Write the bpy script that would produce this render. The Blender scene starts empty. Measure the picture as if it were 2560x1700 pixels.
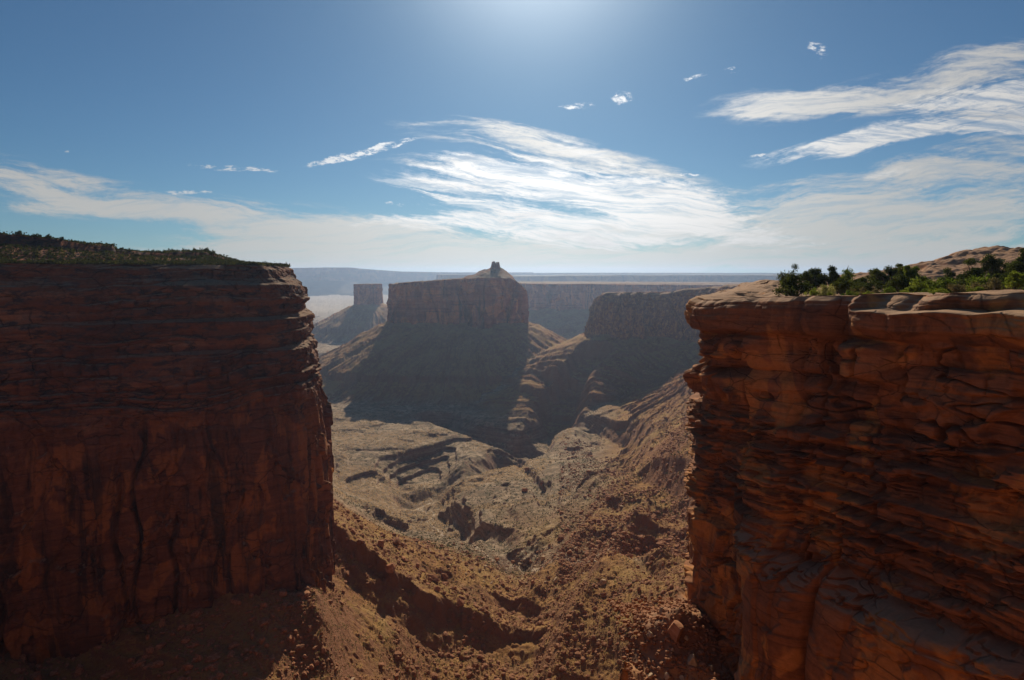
import bpy, math, random
import numpy as np
from mathutils import Vector, Matrix

Q = 1.0            # mesh density factor
rng = np.random.default_rng(7)
random.seed(7)
sc = bpy.context.scene
COL = sc.collection

# ------------------------------------------------------------------ camera
F = 610.0
PITCH = math.radians(6.2)
cam_d = bpy.data.cameras.new('camera')
cam_d.sensor_width = 36.0
cam_d.lens = F / 1024 * 36.0
cam_d.clip_start = 0.5
cam_d.clip_end = 60000
cam = bpy.data.objects.new('camera', cam_d)
COL.objects.link(cam)
cam.location = (0, 0, 0)
cam.rotation_euler = (math.radians(90) - PITCH, 0, 0)
sc.camera = cam

# ------------------------------------------------------------------ view
sc.view_settings.view_transform = 'Standard'
sc.view_settings.look = 'None'
sc.view_settings.exposure = 0.0
sc.view_settings.gamma = 1.0
sc.view_settings.use_curve_mapping = False

# ------------------------------------------------------------------ sun
SUN_EL = math.radians(31)
SUN_AZ = math.radians(2.2)       # to the right of +Y
sun_d = bpy.data.lights.new('sun', 'SUN')
sun_d.energy = 5.0
sun_d.angle = math.radians(0.5)
sun_d.color = (1.0, 0.88, 0.70)
sun = bpy.data.objects.new('sun', sun_d)
COL.objects.link(sun)
to_sun = Vector((math.sin(SUN_AZ) * math.cos(SUN_EL), math.cos(SUN_AZ) * math.cos(SUN_EL), math.sin(SUN_EL)))
sun.rotation_euler = to_sun.to_track_quat('Z', 'Y').to_euler()

# ------------------------------------------------------------------ pixel <-> direction (survey of the photograph)
CP, SP = math.cos(PITCH), math.sin(PITCH)
def ray(X, Y):                    # X, Y in 1024x680 pixels -> (x/y, z/y)
    a = (X - 512) / F; b = (340 - Y) / F
    dy = CP + b * SP; dz = -SP + b * CP
    return a / dy, dz / dy
def rd(x, y): return ray(x * 0.43371, y * 0.43371)                       # 2361-wide view
def rc(x, y): return ray((800 + x / 2.4853) * .4, (950 + y / 2.4853) * .4)   # valley crop

# ------------------------------------------------------------------ node helpers
def new_mat(name):
    m = bpy.data.materials.new(name); m.use_nodes = True
    m.node_tree.nodes.clear()
    return m, m.node_tree
class NT:
    def __init__(s, nt): s.nt = nt
    def n(s, t, **kw):
        nd = s.nt.nodes.new(t)
        for k, v in kw.items(): setattr(nd, k, v)
        return nd
    def put(s, sock, v):
        if v is None: return
        if isinstance(v, (int, float, tuple, list)): sock.default_value = v
        else: s.nt.links.new(v, sock)
    def math(s, op, a, b=None, c=None, clamp=False):
        nd = s.n('ShaderNodeMath', operation=op); nd.use_clamp = clamp
        for i, v in enumerate((a, b, c)): s.put(nd.inputs[i], v) if v is not None else None
        return nd.outputs[0]
    def vmath(s, op, a, b=None, sc_=None):
        nd = s.n('ShaderNodeVectorMath', operation=op)
        s.put(nd.inputs[0], a)
        if b is not None: s.put(nd.inputs[1], b)
        if sc_ is not None: s.put(nd.inputs['Scale'], sc_)
        return nd.outputs['Value'] if op in ('LENGTH', 'DOT_PRODUCT') else nd.outputs['Vector']
    def noise(s, vec, scale, detail=4, rough=.55, dist=0.0, lac=2.0):
        nd = s.n('ShaderNodeTexNoise'); s.put(nd.inputs['Vector'], vec)
        nd.inputs['Scale'].default_value = scale; nd.inputs['Detail'].default_value = detail
        nd.inputs['Roughness'].default_value = rough; nd.inputs['Distortion'].default_value = dist
        nd.inputs['Lacunarity'].default_value = lac
        return nd.outputs[0]
    def mapping(s, vec, loc=(0, 0, 0), rot=(0, 0, 0), scale=(1, 1, 1), typ='POINT'):
        nd = s.n('ShaderNodeMapping', vector_type=typ); s.put(nd.inputs['Vector'], vec)
        nd.inputs['Location'].default_value = loc; nd.inputs['Rotation'].default_value = rot; nd.inputs['Scale'].default_value = scale
        return nd.outputs[0]
    def mr(s, v, a, b, c=0.0, d=1.0, interp='SMOOTHSTEP'):
        nd = s.n('ShaderNodeMapRange', interpolation_type=interp)
        s.put(nd.inputs['Value'], v)
        for k, q in zip(('From Min', 'From Max', 'To Min', 'To Max'), (a, b, c, d)): s.put(nd.inputs[k], q)
        return nd.outputs[0]
    def mix(s, f, a, b):
        nd = s.n('ShaderNodeMix', data_type='RGBA')
        s.put(nd.inputs[0], f); s.put(nd.inputs[6], a); s.put(nd.inputs[7], b)
        return nd.outputs[2]
    def attr(s, name):
        return s.n('ShaderNodeAttribute', attribute_name=name).outputs['Fac']
    def ramp(s, f, stops):
        nd = s.n('ShaderNodeValToRGB'); s.put(nd.inputs[0], f)
        el = nd.color_ramp.elements
        while len(el) < len(stops): el.new(.5)
        for e, (p, c) in zip(el, stops): e.position = p; e.color = (*c, 1)
        return nd.outputs[0]
def rgb(r, g, b): return (r, g, b, 1.0)

# ------------------------------------------------------------------ world: Nishita sky with cirrus
world = bpy.data.worlds.new("World"); sc.world = world; world.use_nodes = True
wt = world.node_tree; wt.nodes.clear(); W = NT(wt)
sky = W.n('ShaderNodeTexSky', sky_type='NISHITA')
sky.sun_disc = False
sky.sun_elevation = SUN_EL
sky.sun_rotation = SUN_AZ
sky.altitude = 1500
sky.air_density = 1.0; sky.dust_density = 1.2; sky.ozone_density = 2.0
dirv = W.n('ShaderNodeTexCoord').outputs['Generated']
sep = W.n('ShaderNodeSeparateXYZ'); W.put(sep.inputs[0], dirv)
yy = W.math('MAXIMUM', sep.outputs[1], 0.05)
u_ = W.math('DIVIDE', sep.outputs[0], yy)
v_ = W.math('DIVIDE', sep.outputs[2], yy)
cmb = W.n('ShaderNodeCombineXYZ'); W.put(cmb.inputs[0], u_); W.put(cmb.inputs[1], v_)
uv = cmb.outputs[0]
# soft large warp so cloud edges are never straight
wv = W.n('ShaderNodeTexNoise'); W.put(wv.inputs['Vector'], W.mapping(uv, scale=(3, 7, 1))); wv.inputs['Scale'].default_value = 1.6; wv.inputs['Detail'].default_value = 5
warp = W.vmath('SCALE', W.vmath('SUBTRACT', wv.outputs['Color'], (.5, .5, .5)), sc_=.09)
warp = W.vmath('MULTIPLY', warp, (1, .5, 0))
uvw = W.vmath('ADD', uv, warp)
def streaks(ang, sx, sy, detail=7, rough=.6, off=0.0, dist=0.0):
    return W.noise(W.mapping(uvw, loc=(off, off * 2, 0), rot=(0, 0, -math.radians(ang)), scale=(1, 1, 1)), 1, 0) if False else \
        W.noise(W.mapping(W.mapping(uvw, rot=(0, 0, -math.radians(ang))), loc=(off, off * 1.7, off), scale=(sx, sy, 1)), 1.0, detail, rough, dist)
def blob(x, y, rx, ry, ang, p=1.0):
    """soft ellipse in the sky: centre and half-axes read off the photo (2361-wide view)"""
    u0, v0 = rd(x, y)
    k = 0.43371 / F
    m = W.mapping(uvw, loc=(u0, v0, 0), rot=(0, 0, math.radians(ang)), scale=(rx * k, ry * k, 1), typ='TEXTURE')
    return W.math('MULTIPLY', W.mr(W.vmath('LENGTH', m), 1.3, 0.25), p)
def total(lst):
    r = lst[0]
    for q in lst[1:]: r = W.math('ADD', r, q)
    return r
sR = streaks(-11, 4.5, 46, 9, .68, 3.1, .35)      # falls to the right
sL = streaks(13, 3.6, 38, 9, .68, 7.7, .35)      # rises to the right
sF = streaks(-2, 2.6, 44, 8, .64, 11.3, .2)        # flat
puff = W.noise(W.mapping(uvw, scale=(1, 2.2, 1)), 60, 7, .66)
# thin veil (dull cream), thick bright cloud
veil = total([
    blob(60, 415, 300, 62, -12, .8), blob(330, 468, 360, 46, -8, .8), blob(640, 505, 360, 42, -4, .8), blob(200, 488, 420, 17, -3, .5), blob(850, 550, 560, 44, -1, .8),
    blob(750, 585, 900, 34, 0, .65), blob(1400, 570, 1000, 70, 0, .8), blob(2050, 560, 760, 70, 0, .9), blob(1950, 500, 560, 44, 2, .9),
    blob(2000, 435, 430, 52, 6, .9), blob(2250, 365, 270, 52, 12, .75), blob(1840, 240, 240, 42, 3, .8), blob(2120, 195, 360, 62, 12, .8), blob(2330, 150, 220, 60, 10, .7),
    blob(1130, 320, 270, 54, -12, .75), blob(1400, 372, 340, 46, -14, .8), blob(2320, 480, 220, 60, 10, .6), blob(960, 370, 160, 20, -10, .5), blob(1150, 612, 1700, 30, 0, 1.1)])
thick = total([
    blob(1330, 475, 480, 92, -6, 1.3), blob(1420, 425, 320, 58, -14, .8), blob(1150, 405, 220, 36, -8, .8), blob(1570, 505, 320, 52, -12, .85),
    blob(1250, 530, 460, 40, -1, .9), blob(1010, 515, 170, 18, 0, .75), blob(985, 425, 130, 14, -3, .8), blob(1250, 310, 170, 20, -14, .5),
    blob(1960, 335, 240, 27, 8, 1.15), blob(2210, 285, 320, 46, 10, 1.05), blob(2260, 214, 230, 30, 7, 1.0), blob(2361, 240, 170, 70, 8, .9), blob(2100, 400, 200, 16, 6, .5)])
spots = total([
    blob(790, 358, 98, 12, 14, 1.04), blob(900, 332, 76, 10, 10, 0.88), blob(432, 451, 76, 6, 0, 0.96), blob(545, 386, 110, 9, -7, 0.80),
    blob(145, 345, 34, 4, 0, 0.64), blob(1424, 222, 34, 14, 5, 0.80), blob(1332, 238, 37, 9, 4, 0.72), blob(1616, 176, 31, 10, 5, 0.68),
    blob(1690, 162, 29, 10, 5, 0.56), blob(1874, 105, 29, 19, -35, 0.64), blob(1580, 400, 47, 5, 3, 0.88), blob(1750, 350, 22, 5, 5, 0.72),
    blob(905, 478, 38, 7, 0, 0.64), blob(1108, 588, 19, 4, 0, 0.48), blob(1880, 552, 51, 6, 3, 0.48), blob(2020, 548, 60, 7, 3, 0.48),
    blob(1560, 570, 76, 5, 0, 0.40), blob(1420, 568, 51, 4, 0, 0.40)])
rside = W.mr(u_, .12, .42)
strk = W.n('ShaderNodeMix', data_type='FLOAT'); W.put(strk.inputs[0], rside); W.put(strk.inputs[2], sR); W.put(strk.inputs[3], sL)
strk = strk.outputs[0]
strk = W.math('ADD', W.math('MULTIPLY', strk, .8), W.math('MULTIPLY', puff, .2))
def over(mask, noise_, k, lo, hi):     # mask + (noise-.5)*k thresholded softly
    g_ = W.math('MULTIPLY', mask, 1.6, clamp=True)
    return W.mr(W.math('ADD', mask, W.math('MULTIPLY', g_, W.math('MULTIPLY', W.math('SUBTRACT', noise_, .5), k))), lo, hi)
m_veil = W.math('MULTIPLY', over(veil, W.math('ADD', W.math('MULTIPLY', strk, .6), W.math('MULTIPLY', sF, .4)), 7.5, .25, 1.45), .86)
m_thick = over(thick, strk, 8.5, .25, 1.6)
m_thick = W.math('MULTIPLY', m_thick, W.mr(streaks(-7, 7, 90, 9, .72, 21.0, .5), .36, .58, .35, 1.0))
m_veil = W.math('MULTIPLY', m_veil, W.mr(streaks(5, 5, 70, 9, .7, 33.0, .4), .34, .54, .6, 1.0))
m_spot = over(spots, W.math('ADD', W.math('MULTIPLY', puff, .6), W.math('MULTIPLY', strk, .4)), 9.0, .30, 1.5)
# general faint cirrus for the rest of the dome (outside the picture too)
cz = W.math('MAXIMUM', sep.outputs[2], .06)
pl = W.n('ShaderNodeCombineXYZ'); W.put(pl.inputs[0], W.math('DIVIDE', sep.outputs[0], cz)); W.put(pl.inputs[1], W.math('DIVIDE', sep.outputs[1], cz))
gen = W.mr(W.noise(W.mapping(pl.outputs[0], rot=(0, 0, .5), scale=(.25, .9, 1)), 1.0, 7, .6, .3), .52, .8)
behind = W.mr(sep.outputs[1], .1, -.2)
gen = W.math('MULTIPLY', W.math('MULTIPLY', gen, behind), .5)
grey = W.mr(W.noise(W.mapping(uvw, rot=(0, 0, math.radians(10)), scale=(2.4, 22, 1)), 1, 6, .6, .4), .5, .72)
# forward scattering makes cloud nearest the sun brightest
sd = W.vmath('DOT_PRODUCT', dirv, tuple(to_sun))
fwd = W.mr(sd, .72, .97)
fwd = W.math('MULTIPLY', fwd, fwd)
bright = W.math('ADD', 12.5, W.math('MULTIPLY', fwd, 11.0))
def scol(c, f): return W.vmath('SCALE', c, sc_=f)
skyc = W.vmath('MULTIPLY', sky.outputs[0], (.53, .83, 1.0))
aur = W.math('MULTIPLY', W.math('POWER', 2.71828, W.math('MULTIPLY', W.math('SUBTRACT', sd, 1.0), 95.0)), 16.0)       # aureole of thin high ice cloud round the sun
skyc = W.vmath('ADD', skyc, scol((1, .99, .96), aur))
c_veil = scol((.96, .92, .85), W.math('MULTIPLY', bright, .88))
c_thick = W.mix(W.math('MULTIPLY', grey, .75), scol((1.0, .985, .96), bright), scol((.80, .81, .83), W.math('MULTIPLY', bright, .72)))
c = W.mix(m_veil, skyc, c_veil)
c = W.mix(W.math('MULTIPLY', gen, .8), c, scol((.9, .9, .9), 5.0))
c = W.mix(m_thick, c, c_thick)
c = W.mix(W.math('MULTIPLY', m_spot, .8), c, scol((1., .98, .95), W.math('MULTIPLY', bright, 1.0)))
bg = W.n('ShaderNodeBackground'); W.put(bg.inputs[0], c); bg.inputs[1].default_value = 0.05
wo = W.n('ShaderNodeOutputWorld'); wt.links.new(bg.outputs[0], wo.inputs[0])

# ------------------------------------------------------------------ numpy noise
def _h(ix, iy, iz, seed):
    h = (ix * 374761393 + iy * 668265263 + iz * 2147483647 + seed * 1274126177) & 0xFFFFFFFF
    h = ((h ^ (h >> 13)) * 1274126177) & 0xFFFFFFFF
    h = ((h ^ (h >> 16)) * 2246822519) & 0xFFFFFFFF
    return ((h ^ (h >> 15)) & 0xFFFFFF).astype(np.float32) / np.float32(0xFFFFFF)
def vnoise(x, y, z=None, seed=0):
    """value noise in -1..1"""
    x = np.asarray(x, dtype=np.float64); y = np.asarray(y, dtype=np.float64)
    xi = np.floor(x).astype(np.int64); yi = np.floor(y).astype(np.int64)
    fx = (x - xi).astype(np.float32); fy = (y - yi).astype(np.float32)
    fx = fx * fx * fx * (fx * (fx * 6 - 15) + 10); fy = fy * fy * fy * (fy * (fy * 6 - 15) + 10)
    if z is None:
        z0 = np.int64(seed * 7)
        a = _h(xi, yi, z0, seed); b = _h(xi + 1, yi, z0, seed); c_ = _h(xi, yi + 1, z0, seed); d = _h(xi + 1, yi + 1, z0, seed)
        return ((a + (b - a) * fx) * (1 - fy) + (c_ + (d - c_) * fx) * fy) * 2 - 1
    z = np.asarray(z, dtype=np.float64)
    zi = np.floor(z).astype(np.int64); fz = (z - zi).astype(np.float32); fz = fz * fz * (3 - 2 * fz)
    r = 0
    for k in (0, 1):
        a = _h(xi, yi, zi + k, seed); b = _h(xi + 1, yi, zi + k, seed); c_ = _h(xi, yi + 1, zi + k, seed); d = _h(xi + 1, yi + 1, zi + k, seed)
        q = (a + (b - a) * fx) * (1 - fy) + (c_ + (d - c_) * fx) * fy
        r = r + q * (fz if k else 1 - fz)
    return r * 2 - 1
def fbm(x, y, z=None, o=4, seed=0, g=.5, ridged=False):
    r = 0; a = 1.0; f = 1.0; t = 0
    for k in range(o):
        n = vnoise(x * f, y * f, None if z is None else z * f, seed + k * 13)
        if ridged: n = 1 - 2 * np.abs(n)
        r = r + n * a; t += a; a *= g; f *= 2.03
    return r / t
def sstep(x, a, b):
    t = np.clip((x - a) / (b - a), 0, 1); return t * t * (3 - 2 * t)
def hash1(i, seed): return _h(np.asarray(i).astype(np.int64), np.int64(seed), np.int64(17), seed)

# ------------------------------------------------------------------ mesh helpers
def make_mesh(name, V, faces, mat, smooth=True, attrs=None, parent=None):
    """V (n,3), faces (m,4) or (m,3) int array"""
    V = np.ascontiguousarray(V, dtype=np.float32); faces = np.ascontiguousarray(faces, dtype=np.int32)
    me = bpy.data.meshes.new(name)
    n, k = faces.shape
    me.vertices.add(len(V)); me.vertices.foreach_set('co', V.ravel())
    me.loops.add(n * k); me.loops.foreach_set('vertex_index', faces.ravel())
    me.polygons.add(n); me.polygons.foreach_set('loop_start', np.arange(0, n * k, k, dtype=np.int32))
    try: me.polygons.foreach_set('loop_total', np.full(n, k, dtype=np.int32))
    except Exception: pass
    me.update(calc_edges=True)
    me.polygons.foreach_set('use_smooth', np.full(n, smooth, dtype=bool))
    for an, av in (attrs or {}).items():
        at = me.attributes.new(an, 'FLOAT', 'POINT'); at.data.foreach_set('value', np.ascontiguousarray(av, dtype=np.float32).ravel())
    for mm in (mat if isinstance(mat, (list, tuple)) else [mat]): me.materials.append(mm)
    o = bpy.data.objects.new(name, me); COL.objects.link(o)
    if parent is not None: o.parent = parent
    return o
def grid_faces(nr, nc, wrap=False, flip=False, base=0):
    r = np.arange(nr - 1)[:, None]; c_ = np.arange(nc if wrap else nc - 1)[None, :]
    a = r * nc + c_; b = r * nc + (c_ + 1) % nc; d = (r + 1) * nc + c_; e = (r + 1) * nc + (c_ + 1) % nc
    f = np.stack([a, b, e, d], -1).reshape(-1, 4)
    return (f[:, ::-1] if flip else f) + base
def structure(o, label=None):
    o['kind'] = 'structure'
    if label: o['label'] = label
    return o
def thing(o, label, cat, group=None):
    o['label'] = label; o['category'] = cat
    if group: o['group'] = group
    return o

# ------------------------------------------------------------------ materials
def out_rock(T, col, rough=.9, bump=None, bstr=.4, bdist=.3):
    p = T.n('ShaderNodeBsdfPrincipled'); T.put(p.inputs['Base Color'], col)
    p.inputs['Roughness'].default_value = rough
    p.inputs['Specular IOR Level'].default_value = .08
    if bump is not None:
        b = T.n('ShaderNodeBump'); b.inputs['Strength'].default_value = bstr; b.inputs['Distance'].default_value = bdist
        T.put(b.inputs['Height'], bump); T.nt.links.new(b.outputs[0], p.inputs['Normal'])
    o = T.n('ShaderNodeOutputMaterial'); T.nt.links.new(p.outputs[0], o.inputs[0])
def cliff_mat(name, s=1.0, base=((.20, .065, .035), (.34, .12, .06), (.46, .17, .07)), varnish=(.07, .035, .03), top=(.46, .30, .19),
              vs=1.0, bstr=.5, bdist=.4, band=1.0, zlow=None):
    """s: size of the features in metres"""
    m, nt = new_mat(name); T = NT(nt)
    P = T.n('ShaderNodeTexCoord').outputs['Object']
    n1 = T.noise(P, .10 / s, 5, .6)
    strata = T.noise(T.mapping(P, scale=(.05, .05, 1.6)), .55 / s, 6, .65, .6)
    streak = T.noise(T.mapping(P, scale=(1, 1, .09)), .40 / s, 6, .62, .5)
    fine = T.noise(P, 2.2 / s, 6, .65)
    patch = T.noise(T.mapping(P, scale=(1, 1, .7)), .16 / s, 3, .5, .8)
    a = T.math('ADD', T.math('MULTIPLY', n1, .45), T.math('MULTIPLY', strata, .55))
    c_ = T.ramp(a, [(.34, base[0]), (.52, base[1]), (.70, base[2])])
    c_ = T.mix(T.math('MULTIPLY', T.mr(patch, .51, .56), .75), c_, rgb(*[min(1, q * 1.15) for q in (base[2][0], base[2][1] * .95, base[2][2] * .7)]))
    c_ = T.mix(T.math('MULTIPLY', T.mr(streak, .50, .62), T.math('MULTIPLY', T.mr(T.noise(P, .035 / s * 3, 3, .5), .4, .6, .15, 1.0), .8 * vs)), c_, rgb(*varnish))
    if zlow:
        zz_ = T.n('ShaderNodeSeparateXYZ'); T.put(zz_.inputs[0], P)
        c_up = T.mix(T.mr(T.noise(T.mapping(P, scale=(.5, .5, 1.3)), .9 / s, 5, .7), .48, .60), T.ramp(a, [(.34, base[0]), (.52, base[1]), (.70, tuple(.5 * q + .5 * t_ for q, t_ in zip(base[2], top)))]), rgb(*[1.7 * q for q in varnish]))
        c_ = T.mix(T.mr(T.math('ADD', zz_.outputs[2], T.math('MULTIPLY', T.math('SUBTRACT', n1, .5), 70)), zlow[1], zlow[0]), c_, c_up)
    dk = T.mr(T.noise(T.mapping(P, scale=(.12, .12, 2.2)), .8 / s, 5, .7, .3), .56, .66)
    c_ = T.mix(T.math('MULTIPLY', dk, .45 * band), c_, rgb(*[q * 1.1 for q in varnish]))
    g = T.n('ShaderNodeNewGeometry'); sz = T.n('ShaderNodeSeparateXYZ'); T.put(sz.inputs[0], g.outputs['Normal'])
    flat = T.math('MULTIPLY', T.mr(sz.outputs[2], .60, .92), T.attr('weather_skylit'))
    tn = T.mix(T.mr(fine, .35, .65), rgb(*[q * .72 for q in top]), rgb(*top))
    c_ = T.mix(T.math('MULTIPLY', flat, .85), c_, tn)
    c_ = T.mix(T.math('MULTIPLY', T.mr(fine, .3, .7, .0, .45), 1), c_, T.vmath('SCALE', c_, sc_=.55))
    wp = T.n('ShaderNodeTexNoise'); T.put(wp.inputs['Vector'], P); wp.inputs['Scale'].default_value = .5 / s; wp.inputs['Detail'].default_value = 3
    vor = T.n('ShaderNodeTexVoronoi', feature='DISTANCE_TO_EDGE'); T.put(vor.inputs['Vector'], T.vmath('ADD', T.mapping(P, scale=(.5, .5, 1.15)), T.vmath('SCALE', wp.outputs['Color'], sc_=.5 * s)))
    vor.inputs['Scale'].default_value = .42 / s
    ck = T.math('MULTIPLY', T.mr(vor.outputs['Distance'], 0.0, .03, 1.0, 0.0), T.mr(T.noise(P, .25 / s, 2, .5), .42, .55))
    c_ = T.mix(T.math('MULTIPLY', ck, .5), c_, rgb(*[q * .5 for q in varnish]))
    bmp = T.math('ADD', T.math('MULTIPLY', fine, .7), T.math('MULTIPLY', T.noise(T.mapping(P, scale=(.3, .3, 1.8)), 1.1 / s, 5, .6), 1.0))
    bmp = T.math('SUBTRACT', bmp, T.math('MULTIPLY', ck, .9))
    out_rock(T, c_, .92, bmp, bstr, bdist * s)
    return m
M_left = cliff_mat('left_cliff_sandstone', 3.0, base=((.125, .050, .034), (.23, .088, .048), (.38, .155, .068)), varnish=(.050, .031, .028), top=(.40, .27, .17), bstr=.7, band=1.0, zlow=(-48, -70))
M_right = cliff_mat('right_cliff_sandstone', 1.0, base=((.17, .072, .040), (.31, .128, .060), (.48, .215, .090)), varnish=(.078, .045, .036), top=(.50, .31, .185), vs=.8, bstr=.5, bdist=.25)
M_butte = cliff_mat('butte_sandstone', 9.0, base=((.20, .052, .030), (.42, .125, .065), (.62, .24, .12)), varnish=(.07, .032, .026), top=(.30, .24, .15), bstr=.6)
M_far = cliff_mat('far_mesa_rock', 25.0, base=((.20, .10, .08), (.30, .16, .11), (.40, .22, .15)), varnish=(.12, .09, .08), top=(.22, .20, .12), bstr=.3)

def ground_mat():
    m, nt = new_mat('canyon_ground'); T = NT(nt)
    P = T.n('ShaderNodeTexCoord').outputs['Object']
    red = T.attr('red'); sand = T.attr('sand'); pale = T.attr('pale')
    n1 = T.noise(P, .02, 6, .6); n2 = T.noise(P, .11, 6, .65); n3 = T.noise(P, .6, 6, .7); n4 = T.noise(P, 2.2, 4, .7)
    tan = T.ramp(n1, [(.3, (.20, .125, .075)), (.5, (.38, .26, .165)), (.7, (.50, .37, .24))])
    tan = T.mix(T.mr(n2, .4, .62), tan, rgb(.16, .12, .07))                 # dry scrub
    rd_ = T.ramp(T.math('ADD', T.math('MULTIPLY', n2, .6), T.math('MULTIPLY', n3, .4)), [(.34, (.10, .040, .018)), (.5, (.33, .155, .05)), (.68, (.56, .32, .11))])
    rd_ = T.mix(T.math('MULTIPLY', T.mr(n1, .45, .6), .6), rd_, rgb(.37, .225, .065))
    c_ = T.mix(red, tan, rd_)
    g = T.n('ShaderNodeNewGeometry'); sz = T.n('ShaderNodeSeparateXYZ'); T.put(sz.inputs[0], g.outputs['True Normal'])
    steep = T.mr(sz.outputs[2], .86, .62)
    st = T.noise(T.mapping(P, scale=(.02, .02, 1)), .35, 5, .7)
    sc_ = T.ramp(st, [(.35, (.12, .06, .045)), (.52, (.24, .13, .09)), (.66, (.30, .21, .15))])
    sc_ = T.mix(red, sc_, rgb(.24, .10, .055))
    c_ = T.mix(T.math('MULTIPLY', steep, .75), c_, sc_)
    c_ = T.mix(T.mr(n4, .58, .75, 0, .45), c_, rgb(.46, .32, .19))            # stones
    c_ = T.mix(T.mr(n3, .56, .7, 0, .55), c_, rgb(.075, .07, .035))           # scrub spots
    c_ = T.mix(T.math('MULTIPLY', sand, T.mr(n3, .3, .6, .45, 1)), c_, rgb(.62, .50, .37))
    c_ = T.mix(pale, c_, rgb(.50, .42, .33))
    bmp = T.math('ADD', T.math('MULTIPLY', n3, 1.0), T.math('MULTIPLY', n4, .45))
    out_rock(T, c_, .95, bmp, .8, 1.6)
    return m
M_ground = ground_mat()

# ------------------------------------------------------------------ terrain
W_ = []      # control points x,y,z
def ctl(s, r, z):       # seen point: direction (x/y, z/y) and height
    y = z / r; W_.append((s * y, y, z))
for x, y, z in [(100, 1560, -160), (430, 1430, -148), (730, 1310, -135), (700, 1560, -165), (1000, 1560, -200), (1250, 1560, -228), (1450, 1560, -238),
                (1450, 1430, -247), (1300, 1345, -256), (1190, 1290, -264), (1050, 1220, -282), (990, 1150, -302), (1160, 1062, -322),
                (760, 1165, -158), (860, 1225, -185), (950, 1250, -205), (1100, 1300, -232), (1300, 1420, -238), (1100, 1450, -206), (900, 1380, -172), (800, 1450, -164),
                (1600, 950, -152), (1610, 1100, -166), (1620, 1300, -195), (1560, 1180, -202), (1450, 1250, -226), (1500, 1050, -212), (1400, 1150, -238),
                (1300, 1200, -254), (1300, 1100, -266), (1400, 1050, -262), (1150, 1100, -284), (1080, 1160, -282), (1300, 1030, -282), (1500, 1000, -250),
                (1400, 935, -262), (1550, 950, -235), (1290, 895, -266), (800, 1130, -300), (780, 1080, -300), (900, 1030, -298), (1050, 985, -298), (750, 930, -302),
                (900, 1180, -294), (1000, 1200, -290), (1050, 1232, -274), (740, 870, -302), (720, 800, -300), (720, 740, -300), (720, 715, -298), (1000, 1250, -262), (900, 1235, -262)]:
    ctl(*rd(x, y), z)
W_ += [(-300, 250, -130), (-250, 500, -150), (-320, 800, -210), (-600, 1000, -280), (200, 300, -150), (250, 450, -150), (300, 600, -150), (380, 850, -165),
       (450, 1100, -190), (550, 1350, -200), (0, 150, -190), (-100, 150, -172), (60, 150, -195), (100, 200, -150), (200, 150, -110), (-300, 120, -150), (-1000, 1500, -300),
       (-1500, 3000, -300), (0, 2500, -310), (1000, 2500, -300), (-3000, 6000, -300), (0, 6000, -300), (3000, 6000, -290), (0, 15000, -280), (-9000, 15000, -280), (9000, 15000, -280),
       (0, 1500, -315), (-200, 1900, -305), (300, 1900, -290), (-350, 400, -135), (140, 1300, -300), (250, 240, -120)]
CT = np.array(W_, dtype=float)
def _st(x, y): return np.stack([x / y * 2.2, np.log(y)], -1)
def _phi(d2): return np.sqrt(d2 + .0004)
_A = _st(CT[:, 0], CT[:, 1])
_D = _phi(((_A[:, None] - _A[None]) ** 2).sum(-1))
_n = len(CT)
_M = np.block([[_D - .012 * np.eye(_n), np.ones((_n, 1)), _A], [np.ones((1, _n)), np.zeros((1, 3))], [_A.T, np.zeros((2, 3))]])
_w = np.linalg.solve(_M, np.concatenate([CT[:, 2], np.zeros(3)]))
def base_h(x, y):
    p = _st(x, y); sh = x.shape; p = p.reshape(-1, 2)
    out = np.empty(len(p))
    for i in range(0, len(p), 200000):
        q = p[i:i + 200000]
        r = np.full(len(q), _w[_n])
        for k in range(_n): r += _w[k] * _phi((q[:, 0] - _A[k, 0]) ** 2 + (q[:, 1] - _A[k, 1]) ** 2)
        r += q @ _w[_n + 1:]
        out[i:i + 200000] = r
    return np.clip(out.reshape(sh), -345, -90)
def hit(s, r):          # where the ray meets the smooth base ground
    ys = np.exp(np.linspace(math.log(200), math.log(9000), 900))
    d = r * ys - base_h(s * ys, ys)
    k = np.argmax(d < 0)
    y = ys[k] if d[k] < 0 else 3000
    return s * y, y
def seg_dist(x, y, P, closed=False):
    """signed distance to a polyline (positive on the side of the camera), position along it 0..1"""
    P = np.array(P, float); best = np.full(x.shape, 1e9); sgn = np.ones(x.shape); tt = np.zeros(x.shape)
    n = len(P) if closed else len(P) - 1
    for i in range(n):
        a = P[i]; b = P[(i + 1) % len(P)]; d = b - a; L = d @ d + 1e-9
        t = np.clip(((x - a[0]) * d[0] + (y - a[1]) * d[1]) / L, 0, 1)
        dx = x - a[0] - t * d[0]; dy = y - a[1] - t * d[1]
        q = np.hypot(dx, dy)
        cr = d[0] * (y - a[1]) - d[1] * (x - a[0])
        c0 = d[0] * (0 - a[1]) - d[1] * (0 - a[0])
        m = q < best
        best = np.where(m, q, best); sgn = np.where(m, np.sign(cr * c0), sgn); tt = np.where(m, (i + t) / n, tt)
    return best * sgn, tt
def inside_poly(x, y, P):
    P = np.array(P); c_ = np.zeros(x.shape, bool)
    j = len(P) - 1
    for i in range(len(P)):
        xi, yi = P[i]; xj, yj = P[j]
        c_ ^= ((yi > y) != (yj > y)) & (x < (xj - xi) * (y - yi) / (yj - yi + 1e-12) + xi)
        j = i
    return c_
def poly_out(x, y, P):     # distance outside a closed polygon (negative inside)
    d, _ = seg_dist(x, y, P, True); d = np.abs(d)
    return np.where(inside_poly(x, y, P), -d, d)

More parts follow.
